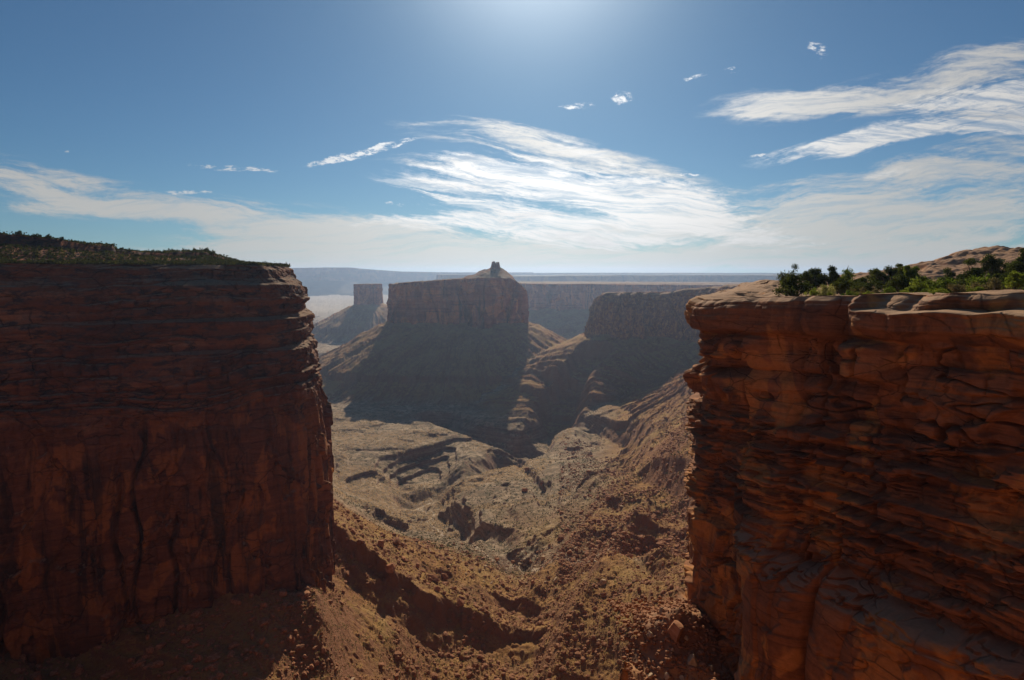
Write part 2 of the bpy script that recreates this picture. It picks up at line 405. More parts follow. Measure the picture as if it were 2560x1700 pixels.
# scarps: rim as seen in the valley crop, drop (m), width of the face (m), length over which the ground recovers (m)
SCARPS = [
    ([(300, 478), (480, 425), (600, 395), (720, 365), (850, 325), (925, 312)], 34, 45, 130),
    ([(1010, 425), (1100, 435), (1230, 430), (1320, 462)], 16, 22, 70),
    ([(60, 556), (300, 552), (450, 562), (475, 580)], 8, 12, 50),
    ([(230, 795), (300, 765), (420, 800), (540, 835), (660, 870)], 14, 20, 60),
    ([(690, 765), (720, 715), (810, 712), (900, 760), (990, 800)], 15, 18, 60),
    ([(860, 905), (1000, 862), (1120, 895), (1270, 935)], 12, 16, 50),
    ([(1080, 1072), (1200, 1040), (1400, 1030)], 9, 12, 40),
    ([(1530, 185), (1700, 215), (1850, 250), (1980, 268), (2070, 300)], 30, 26, 160),
    ([(1290, 70), (1450, 92), (1700, 97)], 24, 26, 160),
    ([(1180, 300), (1300, 290), (1440, 330)], 16, 22, 80),
    ([(-700, 840), (-420, 860), (-60, 880), (30, 895), (130, 925), (230, 985), (330, 1095), (400, 1150), (500, 1190), (570, 1290), (700, 1330), (870, 1390), (1100, 1490), (1400, 1640), (1700, 1790), (2100, 1990)], 22, 26, 95),
    ([(960, 1265), (1100, 1330), (1250, 1400), (1480, 1510)], 7, 9, 26),
    ([(1240, 1180), (1330, 1215), (1560, 1290)], 3, 6, 20),
    ([(560, 1060), (640, 1130), (760, 1190), (900, 1250)], 5, 8, 22),
    ([(1250, 520), (1310, 545), (1360, 610), (1470, 650)], 10, 14, 50),
    ([(1660, 560), (1860, 470), (2060, 330), (2160, 300)], 12, 22, 60),
    ([(1900, 600), (2060, 500), (2250, 505), (2400, 490)], 18, 24, 60),
    ([(1620, 910), (1800, 800), (2000, 720), (2400, 560)], 8, 14, 40),
    ([(1560, 1160), (1750, 1060), (1950, 985), (2130, 930), (2400, 800)], 13, 16, 40),
    ([(1830, 1300), (1980, 1190), (2130, 1090), (2400, 980)], 12, 15, 34),
    ([(1900, 1440), (2060, 1400), (2240, 1330), (2400, 1250)], 8, 12, 30),
]
SCARPS_W = [([hit(*rc(*p)) for p in P], H, w, L) for P, H, w, L in SCARPS]
WASH = [hit(*rc(*p)) for p in [(2060, 1566), (1950, 1450), (1750, 1350), (1600, 1295), (1400, 1230), (1200, 1150), (1030, 1080), (960, 1000), (830, 910), (760, 830), (680, 770), (690, 710), (640, 665), (600, 625), (700, 600), (850, 562), (1000, 532), (1150, 502), (1330, 440), (1250, 345)]]

# talus-footed masses: polygon of the cliff foot, foot height, slope
BUTTE_P = [(-340, 1722), (-250, 1700), (-150, 1712), (-60, 1695), (10, 1712), (42, 1740), (50, 1800), (20, 1900), (-80, 1950), (-250, 1940), (-345, 1880), (-365, 1790)]
RB_P = [(196, 1560), (200, 1500), (250, 1462), (330, 1440), (400, 1400), (440, 1300), (440, 1180), (430, 1040), (400, 900), (340, 760), (290, 640),
        (235, 520), (190, 420), (150, 330), (104, 262), (80, 215), (56, 150), (39, 112), (28.5, 90), (24.4, 82), (23.0, 76.5), (22.9, 72.5), (24.2, 69.2), (26.8, 64.6), (29.6, 58.6), (32.5, 53), (35.5, 47), (38.5, 41), (42, 33), (47, 24), (55, 12), (80, -20)]
RB_CLOSE = [(600, -100), (2500, 200), (2500, 2200), (1200, 2300), (500, 1900), (260, 1750)]
SM_P = [(-776, 3010), (-752, 2980), (-690, 2985), (-655, 3020), (-650, 3090), (-685, 3150), (-765, 3130)]
MID_P = [(-60, 3150), (50, 2990), (250, 2960), (420, 3010), (600, 2960), (820, 2900), (1100, 2800), (1500, 2700), (2300, 2500), (3000, 3800), (1200, 4200), (100, 3900), (-100, 3400)]
LC_P = [(-600, 20), (-430, 90), (-330, 140), (-250, 195), (-190, 230), (-145, 248), (-112, 260), (-98, 271), (-94, 284), (-94, 300), (-106, 340), (-150, 420), (-220, 510), (-330, 620), (-560, 800)]
LC_CLOSE = [(-1600, 1100), (-1600, 0)]
MASSES = [(BUTTE_P, -140, .66, 9), (SM_P, -150, .62, 12), (MID_P, -170, .6, 10), (RB_P[:14] + [(700, 600), (1000, 2000), (500, 1900), (260, 1750)], -150, .62, 10)]

def terrain(x, y, detail=True):
    # rims and feet wander: warp the plane a little
    wx = x + 14 * fbm(x / 90, y / 90, o=4, seed=3) * sstep(y, 300, 900); wy = y + 14 * fbm(x / 90, y / 90, o=4, seed=4) * sstep(y, 300, 900)
    wx += 2.5 * fbm(x / 12, y / 12, o=3, seed=5); wy += 2.5 * fbm(x / 12, y / 12, o=3, seed=6)
    kw = sstep(y, 500, 800); wx += 4 * kw * fbm(x / 30, y / 30, o=3, seed=7, ridged=True); wy += 4 * kw * fbm(x / 30, y / 30, o=3, seed=8, ridged=True)
    h = base_h(x, y)
    far = sstep(y, 1300, 2600)
    tal = np.zeros_like(h)
    for P, zf, sl, gul in MASSES:
        d = poly_out(wx, wy, P)
        # gullies run down the fall line: noise in the angle round the mass
        cx, cy = np.mean(np.array(P), 0)
        ang = np.arctan2(wy - cy, wx - cx)
        R = np.hypot(wx - cx, wy - cy)
        gl = fbm(ang * 14, R / 400, o=4, seed=21, ridged=True) * sstep(d, 10, 120) * gul
        dd = np.maximum(d, -3)
        t = zf - dd * sl + .00045 * np.minimum(dd, 500) ** 2 * (dd > 0) + gl
        # a resistant ledge part-way down the slope
        led = 12 * sstep(t, -262, -256) - 6
        t = t + led * (d > 20)
        m = t > h
        tal = np.where(m, np.clip((t - h) / 20, 0, 1), tal)
        k = 10.0
        h = np.maximum(h, t) + k * .25 * np.clip(1 - np.abs(h - t) / k, 0, 1) ** 2
    # plain: low bench country beyond
    pl_ = fbm(wx / 260, wy / 260, o=5, seed=31)
    st = pl_ * 26; st = np.floor(st / 9) * 9 + 9 * sstep(st / 9 - np.floor(st / 9), .75, 1)
    plain = sstep(y, 1150, 1700) * (1 - tal) * sstep(-h, 255, 290)
    h = h + st * plain
    # inner canyon in the butte's shadow
    cy_ = [(-160, 1290), (-60, 1190), (20, 1120), (60, 1170), (100, 1290), (180, 1420)]
    d, _ = seg_dist(wx, wy, cy_)
    h = h - 34 * sstep(-np.abs(d), -60, -20)
    sw = x / y + .004 * fbm(x / 25, y / 25, o=2, seed=10)
    for P, H, w, L in SCARPS_W:
        Pa = np.array(P); sa = Pa[:, 0] / Pa[:, 1]
        sel = (sw > sa[0]) & (sw < sa[-1]) & (y < Pa[:, 1].max() + 40) & (y > Pa[:, 1].min() - (w + L) * 4 - 60)
        if not sel.any(): continue
        q = sw[sel]; gs = np.linspace(sa[0], sa[-1], 64); gy0 = np.interp(gs, sa, Pa[:, 1])
        kr = np.ones(7) / 7; gy1 = np.convolve(np.pad(gy0, 3, mode='edge'), kr, 'valid')
        sl_ = np.abs(np.gradient(gy1, gs * gy1)); sl_ = np.convolve(np.pad(np.maximum(1 / np.sqrt(1 + sl_ ** 2), .6), 3, mode='edge'), kr, 'valid')
        d = (np.interp(q, gs, gy1) - wy[sel] * 1.0 + 5 * (1 - kw[sel]) * fbm(x[sel] / 9, y[sel] / 9, o=3, seed=9)) * np.interp(q, gs, sl_)
        t = (q - sa[0]) / (sa[-1] - sa[0]); e = sstep(t, 0, .34) * sstep(1 - t, 0, .34)
        if sa[-1] > .3: e = sstep(t, 0, .34)
        Lq = L * (.5 + 4.0 * t) if H == 22 else (L * 1.6 if Pa[:, 1].mean() > 520 else L)
        pos = (.5 * sstep(d, -1, w * .22 + 1) + .5 * sstep(d, w * .15, w)) * (1 - sstep(d, w * 1.1, w + Lq))
        if H == 22: e = e * (1 - .55 * sstep(t, .45, .8))
        h[sel] += -H * pos * e
    # fall-line gullies on the two near talus slopes
    nearL = (1 - sstep(y, 520, 640)) * (1 + 1.2 * sstep(-x / y, .34, .42)); right = sstep(x / y, .1, .2) * (1 - sstep(y, 800, 1100))
    u = (x * .45 + y * .89)   # across the left slope
    gl = fbm(u / 26, x / 240, o=4, seed=41, ridged=True)
    h = h + gl * 2.6 * nearL * (1 - right)
    ur = (x * .62 - y * .78)
    gr = fbm(ur / 34, (x + y) / 320, o=4, seed=43, ridged=True)
    h = h + gr * (4.6 - 3.0 * sstep(y, 450, 650)) * right * sstep(y, 300, 420)
    dw, _ = seg_dist(wx, wy, WASH)
    h = h - 3.0 * sstep(-np.abs(dw), -14, -2) - 15 * sstep(-np.abs(dw + 8 * fbm(x / 40, y / 40, o=3, seed=11)), -46, -14) * sstep(y, 600, 700)
    # stepped ledges of the valley floor
    tz = sstep(y, 600, 700) * (1 - sstep(y, 1500, 1800)) * (1 - sstep(tal, .05, .3)) * (1 - sstep(x / y, .13, .19))
    hw = h + 4.0 * fbm(x / 38, y / 38, o=4, seed=46); q = hw / 9.0; fq = q - np.floor(q)
    ht = 9.0 * (np.floor(q) + sstep(fq, .80, .97)) + .9 * (fq - .5)
    h = h + (ht - h) * .6 * tz * sstep(fbm(x / 130, y / 130, o=2, seed=49), -.35, .15)
    # small gullies cutting the flats
    gf = fbm(wx / 120, wy / 120, o=4, seed=47, ridged=True)
    h = h - 3.5 * sstep(gf, .55, .8) * sstep(y, 500, 800) * (1 - plain * .5)
    if detail:
        sc1 = np.clip(y / 500, .5, 6)
        h = h + fbm(x / 46, y / 46, o=5, seed=51) * (3.0 - 2.0 * tz) + fbm(x / 7, y / 7, o=4, seed=53) * .9 * np.clip(700 / y, .3, 1)
        near = (1 - sstep(y, 700, 1100)) * (1 - .8 * tz)
        r = fbm(x / 3.1, y / 3.1, o=3, seed=57)
        h = h + near * .9 * np.clip(r - .15, 0, 1) * 2.2
    return h, tal, plain, dw

def axis(segs):
    out = []
    for a, b, n in segs: out.append(np.linspace(a, b, max(3, int(n * Q)), endpoint=False))
    return np.concatenate(out + [[segs[-1][1]]])
S = axis([(-1.5, -.46, 170), (-.46, .36, 900), (.36, 1.5, 130)])
Tt = np.exp(axis([(math.log(110), math.log(225), 70), (math.log(225), math.log(1500), 1000), (math.log(1500), math.log(4500), 330), (math.log(4500), math.log(14500), 60)]))
gx = S[None, :] * Tt[:, None]; gy = np.repeat(Tt[:, None], len(S), 1)
H_, tal_, plain_, dw_ = terrain(gx, gy)
red = np.clip(1 - sstep(gy, 430, 760) * (1 - sstep(gx / gy, .12, .2)), 0, 1)
red = np.maximum(red * (.85 + .15 * fbm(gx / 30, gy / 30, o=3, seed=61)), .85 * tal_)
red = np.clip(red - .75 * sstep(-np.abs(dw_), -55, -20) * sstep(gy, 420, 560), 0, 1)
sand = sstep(-np.abs(dw_ + 4 * fbm(gx / 20, gy / 20, o=3, seed=63)), -4.5, -1.0) * sstep(gy, 380, 450) * .8
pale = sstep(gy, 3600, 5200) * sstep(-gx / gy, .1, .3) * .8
V = np.stack([gx, gy, H_], -1).reshape(-1, 3)
ground = make_mesh('ground', V, grid_faces(len(Tt), len(S)), M_ground, True,
                   dict(red=red, sand=sand, pale=pale))
structure(ground, 'canyon floor with red talus, tan benches and dry wash')

# ------------------------------------------------------------------ cliff walls
def resample(P, step):
    """path -> dense points + arclength; step is a float or a function of the point"""
    P = np.array(P, float); d = np.hypot(*np.diff(P, axis=0).T); L = np.concatenate([[0], np.cumsum(d)])
    us = [0.0]
    while us[-1] < L[-1]:
        x = np.interp(us[-1], L, P[:, 0]); y = np.interp(us[-1], L, P[:, 1])
        us.append(us[-1] + (step(x, y) if callable(step) else step))
    us = np.array(us[:-1] + [L[-1]])
    return us, np.stack([np.interp(us, L, P[:, 0]), np.interp(us, L, P[:, 1])], -1)
def smooth_path(P, us, r):
    """moving average over the arclength (radius r)"""
    n = len(us); cum = np.concatenate([[[0, 0]], np.cumsum((P[1:] + P[:-1]) / 2 * np.diff(us)[:, None], 0)])
    lo = np.clip(us - r, us[0], us[-1]); hi = np.clip(us + r, us[0], us[-1])
    rr = np.minimum(us - us[0], us[-1] - us); rr = np.minimum(rr, r); lo = us - rr; hi = us + rr
    f = lambda q: np.stack([np.interp(q, us, cum[:, 0]), np.interp(q, us, cum[:, 1])], -1)
    w = (hi - lo)[:, None]
    return np.where(w > 1e-6, (f(hi) - f(lo)) / np.maximum(w, 1e-6), P)
def normals(P, sgn):
    t = np.gradient(P, axis=0); t /= np.linalg.norm(t, axis=1)[:, None] + 1e-9
    return np.stack([t[:, 1], -t[:, 0]], -1) * sgn
def layers(z, u, seed, thick, amp, warp=1.0, joint=(4, 12), jdeep=.5, rounding=.25, lowz=-400, topz=60):
    """bedded, jointed rock: offset outward for every (z, u); thick = (min, max) m"""
    r = np.random.default_rng(seed)
    b = [lowz]
    while b[-1] < topz: b.append(b[-1] + r.uniform(*thick))
    b = np.array(b)
    zz = z + warp * fbm(u / 40, z / 60, o=3, seed=seed)
    k = np.clip(np.searchsorted(b, zz) - 1, 0, len(b) - 2)
    th = b[k + 1] - b[k]; f = (zz - b[k]) / th
    wid = joint[0] + (joint[1] - joint[0]) * hash1(k, seed + 1)
    cu = (u + 1.6 * fbm(u / 9, z / 9, o=2, seed=seed + 9)) / wid + 100 * hash1(k, seed + 2)
    ci = np.floor(cu); cf = cu - ci
    off = (hash1(k, seed + 3) * 2 - 1) * .6 + (hash1(ci * 7919 + k, seed + 4) * 2 - 1) * .6
    ed = np.minimum(np.minimum(f, 1 - f) * th, np.minimum(cf, 1 - cf) * wid)     # metres to nearest edge
    rd_ = rounding * th
    q = np.clip(ed / np.maximum(rd_, 1e-3), 0, 1)
    return off * amp - jdeep * (1 - np.sqrt(1 - (1 - q) ** 2) * 1.0) * amp
def columns(z, u, seed, wid, amp, groove=1.0):
    uu = u + wid * 1.5 * fbm(u / (wid * 3), z / (wid * 5), o=3, seed=seed)
    cu = uu / wid; ci = np.floor(cu); cf = cu - ci
    split = hash1(ci, seed + 5) > .5
    c2 = np.where(split, ci * 2 + (cf > .45), ci * 2)
    f2 = np.where(split, np.where(cf > .45, (cf - .45) / .55, cf / .45), cf)
    off = (hash1(c2, seed + 1) * 2 - 1) * amp + (hash1(c2, seed + 2) - .5) * amp * (f2 - .5) * 1.6
    e = np.minimum(f2, 1 - f2)
    gm = .15 + .85 * (hash1(np.floor(cu + .5), seed + 8) > .55)
    return off - groove * amp * gm * (1 - sstep(e, 0, .10))
def spalls(z, u, seed, su, sz_, amp, n=3):
    """stepped slabs that have broken off the face"""
    r = 0
    for k in range(n):
        q = fbm(u / su, z / sz_, o=4, seed=seed + 31 * k)
        r = r + amp * (sstep(q, .0, .035) - .5) * (.6 ** k)
    return r

def wall(P, sgn, step, zs, disp, smooth=8.0, ztop=None):
    us, pts = resample(P, step)
    ps = smooth_path(pts, us, smooth)
    N = normals(smooth_path(ps, us, smooth), sgn)
    U = us[None, :]; Z = zs[:, None] + (ztop(us)[None, :] * np.ones((len(zs), 1)) if ztop is not None else 0) + 0 * U
    D = disp(Z, U + 0 * Z, ps[None, :, 0] + 0 * Z, ps[None, :, 1] + 0 * Z)
    X = ps[None, :, 0] + N[None, :, 0] * D; Y = ps[None, :, 1] + N[None, :, 1] * D
    return us, ps, N, X, Y, Z
def cap(X0, Y0, Z0, target, nw, hfun):
    """surface from the rim (arrays) inward to target points"""
    w = np.linspace(0, 1, nw)[1:, None] ** 1.6
    X = X0[None] * (1 - w) + target[:, 0][None] * w; Y = Y0[None] * (1 - w) + target[:, 1][None] * w
    dist = np.hypot(X - X0[None], Y - Y0[None])
    return X, Y, hfun(X, Y, dist, Z0[None] + 0 * X, w)
def build(name, parts, mat, smooth=True, attrs=None, wv=(.9, .9), depth=0):
    Vs = []; Fs = []; b = 0; Ws = []
    for ip, (X, Y, Z, flip) in enumerate(parts):
        w_ = np.full(X.shape, wv[ip])
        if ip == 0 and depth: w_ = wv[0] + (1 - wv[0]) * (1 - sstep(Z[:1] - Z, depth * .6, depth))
        if depth and ip == 0: w_ = np.maximum(w_, 1.0 * np.exp(-((Z + 29) / 3.2) ** 2) * (Y < 66))  # lower ledge tops get a paler colour too, imitating skylight on them
        Ws.append(w_.ravel())
        Vs.append(np.stack([X, Y, Z], -1).reshape(-1, 3)); Fs.append(grid_faces(*X.shape, flip=flip, base=b)); b += X.size
    return make_mesh(name, np.concatenate(Vs), np.concatenate(Fs), mat, smooth, dict(weather_skylit=np.concatenate(Ws)))

# ---- left cliff
zs = axis([(4, -60, 300), (-60, -190, 300)])
prof = np.array([(4.5, -24), (2, -19), (-2, -17), (-5, -11.5), (-12, -8.8), (-14, -10.5), (-19, -11.2), (-20.5, -7.0), (-24, -6.8), (-33, -7.4), (-34.5, -4.2), (-45, -3.6), (-69, -3.0), (-88, -1.8), (-110, -1.5), (-133, -3.0), (-190, -3)])[::-1]
def lstep(x, y):
    s = x / y if y > 1 else -9
    return .42 / Q if s > -.95 and y < 520 else 2.5
def ldisp(z, u, x, y):
    nose = sstep(-np.hypot(x + 95, y - 275), -120, -25)
    base = np.interp(z, prof[:, 0], prof[:, 1])
    base = base * (.45 + .55 * nose) 
    # benches wander in height
    zb = z + 3 * fbm(u / 60, u / 60, o=2, seed=70)
    upper = sstep(zb, -72, -52)
    g1 = sstep(fbm(u / 30, z / 7, o=3, seed=170), -.2, .2); g2 = sstep(fbm(u / 14, z / 4, o=3, seed=171), -.1, .3)
    d = base + upper * (layers(z, u, 71, (1.4, 6.5), 2.5, 5.0, (3, 13), .75, .25) * (.35 + .65 * g1) + layers(z, u, 72, (.6, 2.2), .35, 3.0, (1.5, 6), .6, .3) * g2 + 2.4 * fbm(u / 26, z / 9, o=3, seed=75) + .8 * fbm(u / 4, z / 3, o=3, seed=172))
    d = d + (1 - upper) * (columns(z, u, 73, 19, 2.3, 1.5) + spalls(z, u, 74, 16, 34, 2.4) + layers(z, u, 76, (7, 20), .5, 3, (8, 30), .3, .04) + columns(z, u, 78, 6.5, .7, 1.2) + 2.4 * fbm(u / 60, z / 40, o=3, seed=77) + columns(z, u, 180, 30, 1.5, 0.0))
    cu = (u + 9 * fbm(u / 60, z / 45, o=3, seed=181)) / 21; ci = np.floor(cu); e = np.abs(cu - ci - .5) * 21
    d = d - 4.0 * (1 - upper) * (1 - sstep(e, .15, 1.5)) * (hash1(ci, 182) > .35) * sstep(fbm(u / 20, z / 35, o=2, seed=183), -.35, .0)
    # undercut alcoves at the foot
    al = sstep(fbm(u / 22, z / 500, o=3, seed=79), .0, .35) * sstep(-z, 118, 128) * sstep(z, -150, -142)
    d = d - 3.5 * al
    return d + .25 * fbm(u / 1.6, z / 1.6, o=3, seed=80)
us, ps, N, X, Y, Z = wall(LC_P, 1, lstep, zs, ldisp, 9.0)
Z = Z + .0 * X
def hill_profile(x):
    pts = [(-500, 20), (-277, 17), (-253, 15.8), (-230, 13.4), (-214, 13.0), (-212, 10.5), (-196, 9.6), (-164, 10.4), (-155, 7.6), (-146, 5.0), (-131, 3.2), (-100, 2)]
    return np.interp(x * 330 / 330, [p[0] for p in pts], [p[1] for p in pts])
tgt = np.stack([ps[:, 0] * 1.0 - 90 - 60 * sstep(-ps[:, 1], -400, -200), np.maximum(ps[:, 1] + 190, 380)], -1)
def lhill(x, y, dist, z0, w):
    s = x / np.maximum(y, 1) * 330
    hp = hill_profile(s) - 3.2
    h = z0 + hp * (.6 * sstep(dist, 3, 40) + .4 * sstep(dist, 41, 44))
    scarp = 0
    h = h + (.9 * fbm(x / 14, y / 14, o=4, seed=81) + .35 * fbm(x / 3, y / 3, o=3, seed=82)) * sstep(dist, 1, 12)
    return h - .02 * np.maximum(dist - 90, 0)
CX, CY, CZ = cap(X[0], Y[0], Z[0], tgt, int(90 * Q), lhill)
CXf = np.vstack([X[:1], CX]); CYf = np.vstack([Y[:1], CY]); CZf = np.vstack([Z[:1], CZ])
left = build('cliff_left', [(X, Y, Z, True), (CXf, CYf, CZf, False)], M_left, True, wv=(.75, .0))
structure(left, 'dark shaded canyon wall filling the left of the view, scrub on its rim')
LEFT_CAP = (CXf, CYf, CZf)

# ---- right cliff, long rim that runs back to the right-hand butte
rzs = axis([(0, -16, 260), (-16, -60, 500), (-60, -190, 70)])
def rstep(x, y):
    if 36 < y < 84 and x < 42: return .085 / Q
    if y < 100 and y > 20 and x < 60: return .3 / Q
    if 1300 < y and x < 460: return 2.0
    return (.6 if y < 260 else 3.0) if y > 95 else 1.0
rprof = np.array([(.5, -3.0), (-.0, -1.2), (-.5, -.25), (-1.2, .25), (-2.6, .35), (-3.6, .1), (-4.2, -.9), (-5.6, -1.5), (-6.4, -1.2), (-7.4, -.9), (-8.5, -1.3), (-12, -1.0), (-16, -.6), (-25.2, -.4), (-26.2, .3), (-27, 1.6), (-28.4, 2.5), (-31, 2.8), (-45, 2.6), (-75, 3.2), (-190, 8)])[::-1]
def rdisp(z, u, x, y):
    near = y < 120
    zz = z + .9 * fbm(u / 11, u / 11, o=3, seed=90) * sstep(-z, .5, 3)
    zledge = z + 1.6 * (np.abs(vnoise(u / 6.5, 0 * u, seed=99)) - .4) * sstep(-z, 14, 22)
    d = np.interp(zz, [p[0] for p in rprof if p[0] > -26.1 or p[0] < -60], [min(p[1], .6) for p in rprof if p[0] > -26.1 or p[0] < -60])
    lobe = 1.0 * (np.abs(vnoise(u / 6.2, 0 * u, seed=99)) ** .6 - .45)
    zl = z + 3.2 * lobe
    d = d + np.interp(zl, [-60, -34, -30, -28.0, -27.1, -26.6, -26.35, -26.0], [4.6, 5.0, 4.7, 4.2, 3.6, 2.7, 1.6, 0]) * (.75 + .6 * lobe) * (1 - sstep(y, 63, 68))
    lowm = sstep(-zl, 26.5, 28.5) * (1 - sstep(y, 63, 68)); d0 = d.copy()
    capm = sstep(z, -4.6, -4.0)
    zt_ = z - .10 * (u - 700) * sstep(-z, 12, 30)      # cross-bedding dips along the face
    blk = layers(z, u, 91, (1.8, 5.0), .95, 2.2, (3.0, 10), .8, .13)
    thin = layers(zt_, u, 92, (.3, 1.1), .10, 1.2, (1.5, 7), .8, .4)
    gate = sstep(fbm(u / 7, z / 2.2, o=3, seed=190), -.12, .25)
    gate2 = sstep(fbm(u / 5, zt_ / 1.3, o=3, seed=191), -.05, .3)
    mid = sstep(z, -19, -13)
    d = d + (1 - capm) * blk * (.12 + .88 * mid) * (.4 + .6 * gate) + thin * gate2 * (.3 + .7 * mid)
    sp_ = 0
    for k_ in range(3): sp_ = sp_ + 1.25 * .6 ** k_ * (sstep(fbm(u / 8, zt_ / 6, o=4, seed=94 + 31 * k_), .0, .06) - .5)
    d = d + sp_ * (1 - capm) + 1.5 * fbm(u / 9, z / 12, o=3, seed=95) + .5 * fbm(u / 2.6, z / 2.6, o=3, seed=195)
    cr_ = np.abs(fbm(u / 16, zt_ / 5.5, o=4, seed=196)); d = d - 1.0 * (1 - sstep(cr_, .0, .028)) * (1 - capm)
    d = d + (1 - capm) * (.9 * columns(z + .6 * u, u, 290, 9.0, .6, 1.5) + (.12 + .25 * mid) * layers(z, u, 291, (.7, 2.0), .5, 1.0, (1.2, 4), .8, .10) * gate + .22 * layers(z, u, 294, (.25, .8), .5, .6, (.5, 2.2), .8, .10) * gate2)
    # vertical joints through the caprock
    d = d + capm * (columns(z * .4, u, 96, 12, .45, 1.1) + .22 * layers(z, u, 292, (.5, 1.3), .8, .5, (2, 7), .8, .15) + .7 * fbm(u / 5, z / 6, o=3, seed=197))
    d = d - (1 - sstep(z, -4.4, -3.4)) * sstep(z, -9.5, -7.5) * (.9 + .9 * fbm(u / 6, z / 3, o=3, seed=198))
    d = d0 + (d - d0) * (1 - .68 * lowm)
    bm = 1 - sstep(y, 54.3, 55.8)
    d = d - sstep(z, -1.55, -1.3) * bm * (2.7 + 1.2 * fbm(u / 3, z / 2, o=2, seed=293)) + bm * .5 * sstep(z, -3.5, -3) * (1 - sstep(z, -1.55, -1.3))
    d = d - 2.0 * np.exp(-(np.hypot(x - 30.6, y - 56.9) / 1.1) ** 2) * sstep(z, -4.6, -3.8)
    # a knobbly nose
    dn = np.hypot(x - 23, y - 73)
    nose = np.exp(-(dn / 8) ** 2)
    npf = np.array([(0, 0), (-2.6, 0), (-3.6, .1), (-4.2, -.6), (-4.6, .2), (-5.4, 1.0), (-6.3, .7), (-7.3, -.4), (-8.3, .0), (-9.3, 1.1), (-10.6, 1.2), (-11.8, .7), (-12.8, 0), (-13.4, .4), (-16.5, 0), (-18, -.4), (-22, -.8), (-30, -2.0), (-43, -3.2), (-60, -3.4), (-200, -3.4)])[::-1]
    d = d + nose * 1.3 * np.interp(z, npf[:, 0], npf[:, 1])
    # slab that juts out below the rim
    ds = np.hypot(x - 31.6, y - 54.8)
    d = d + 2.6 * np.exp(-(ds / 2.6) ** 4) * sstep(z, -8.6, -7.4) * sstep(-z, 4.0, 4.7)
    d = d + .07 * fbm(u / .7, z / .5, o=3, seed=97)
    far = sstep(y, 240, 330)
    df = columns(z, u, 101, 44, 7, 1.1) + columns(z, u, 104, 13, 2.2, 1.0) + layers(z, u, 102, (4, 14), .35, 5, (15, 50), .5, .2) + spalls(z, u, 103, 40, 60, 3.0) + np.interp(z, [-190, -120, -60, -25, -12, -4, 0], [8, 2, -6, -14, -20, -26, -34])
    return d * (1 - far) + far * df
def rzt(us_):
    return 0 * us_
# rim height along the path
RBn = np.array(RB_P); RB_L = np.concatenate([[0], np.cumsum(np.hypot(*np.diff(RBn, axis=0).T))])
def rim_z(u):
    x = np.interp(u, RB_L, RBn[:, 0]); y = np.interp(u, RB_L, RBn[:, 1])
    near = np.interp(y, [10, 35, 45, 57, 64, 74, 90, 150, 230, 300, 500, 900, 1180, 1300, 1400, 1440, 1470, 1600], [-1.5, -1.5, -1.5, -2.1, -2.5, -3.0, -2.7, -2.9, -3.2, -6, -10, -16, -20, -23, -34, -46, -50, -52])
    return near
def ztop_r(us_): return rim_z(us_)
us, ps, N, X, Y, Z = wall(RB_P, 1, rstep, rzs, rdisp, 1.2, None)
rz = rim_z(us)[None, :]
k = np.clip((Z + 190) / 190, 0, 1)
Z = Z + rz * k
Z = Z + (.28 * fbm(us / 5, us / 5, o=3, seed=98) + 9 * fbm(us / 45, us / 45, o=4, seed=199) * sstep(ps[:, 1], 600, 1200))[None, :] * sstep(k, .8, 1)
kk = sstep(ps[:, 1], 20, 300)
tgt = np.stack([np.maximum(ps[:, 0] + 60, 190) + .25 * ps[:, 1], ps[:, 1] * (.75 + .25 * kk) + 60 * (1 - kk) + 30], -1)
def rplate(x, y, dist, z0, w):
    h = z0 + 0 * x
    am = np.clip(dist / 8, 0, 1)
    bed = fbm(x / 9, y / 9, o=4, seed=111); bed = np.floor(bed * 5) / 5 + .1 * bed
    h = h + am * (.32 * bed + .06 * fbm(x / 1.2, y / 1.2, o=3, seed=112)) - .004 * dist * (y < 500) 
    # layered slickrock swells behind the nose and along the rim
    sl_ = fbm(x / 13, y / 13, o=4, seed=115) + .35; q = sl_ * 3.2; q = np.floor(q) + sstep(q - np.floor(q), .55, 1)
    h = h + .62 * np.clip(q, 0, 4) * sstep(dist, 1.0, 7) * (.35 + .65 * sstep(y, 72, 100)) * (1 - .75 * sstep(x / y, .5, .7))
    h = h - .35 * sstep(dist, 3, 9) * sstep(y, 50, 60)
    return h
CX, CY, CZ = cap(X[0], Y[0], Z[0], tgt, int(230 * Q), rplate)
CXf = np.vstack([X[:1], CX]); CYf = np.vstack([Y[:1], CY]); CZf = np.vstack([Z[:1], CZ])
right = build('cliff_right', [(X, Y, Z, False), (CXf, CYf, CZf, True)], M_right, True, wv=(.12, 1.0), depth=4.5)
structure(right, 'red sandstone cliff with a pale caprock rim at the right')

gx2, gy2 = np.meshgrid(np.linspace(122, 345, 480), np.linspace(205, 312, 230))
ridge_ = np.interp(gx2, [122, 140, 150, 162, 175, 185, 199, 209, 222, 250, 300, 345], [-4, -2.5, 0, 2.2, 4.8, 7.6, 10.6, 10.2, 9.0, 9.6, 6, -5])
fall = np.clip(1 - ((gy2 - 256) / 46) ** 2, 0, 1) ** .75
dz_ = -7 + (ridge_ + 7) * fall
lump_ = np.abs(fbm(gx2 / 9 + gy2 / 30, gy2 / 8, o=4, seed=114))
dz_ = dz_ + fall * (3.2 * lump_ - 1.2 + 1.0 * fbm(gx2 / 22, gy2 / 14, o=3, seed=116))
dome = structure(make_mesh('sandstone_dome', np.stack([gx2, gy2, dz_], -1).reshape(-1, 3), grid_faces(*gx2.shape), M_right, True, dict(weather_skylit=np.full(gx2.size, .8))), 'lumpy tan slickrock dome behind the trees at the right edge')

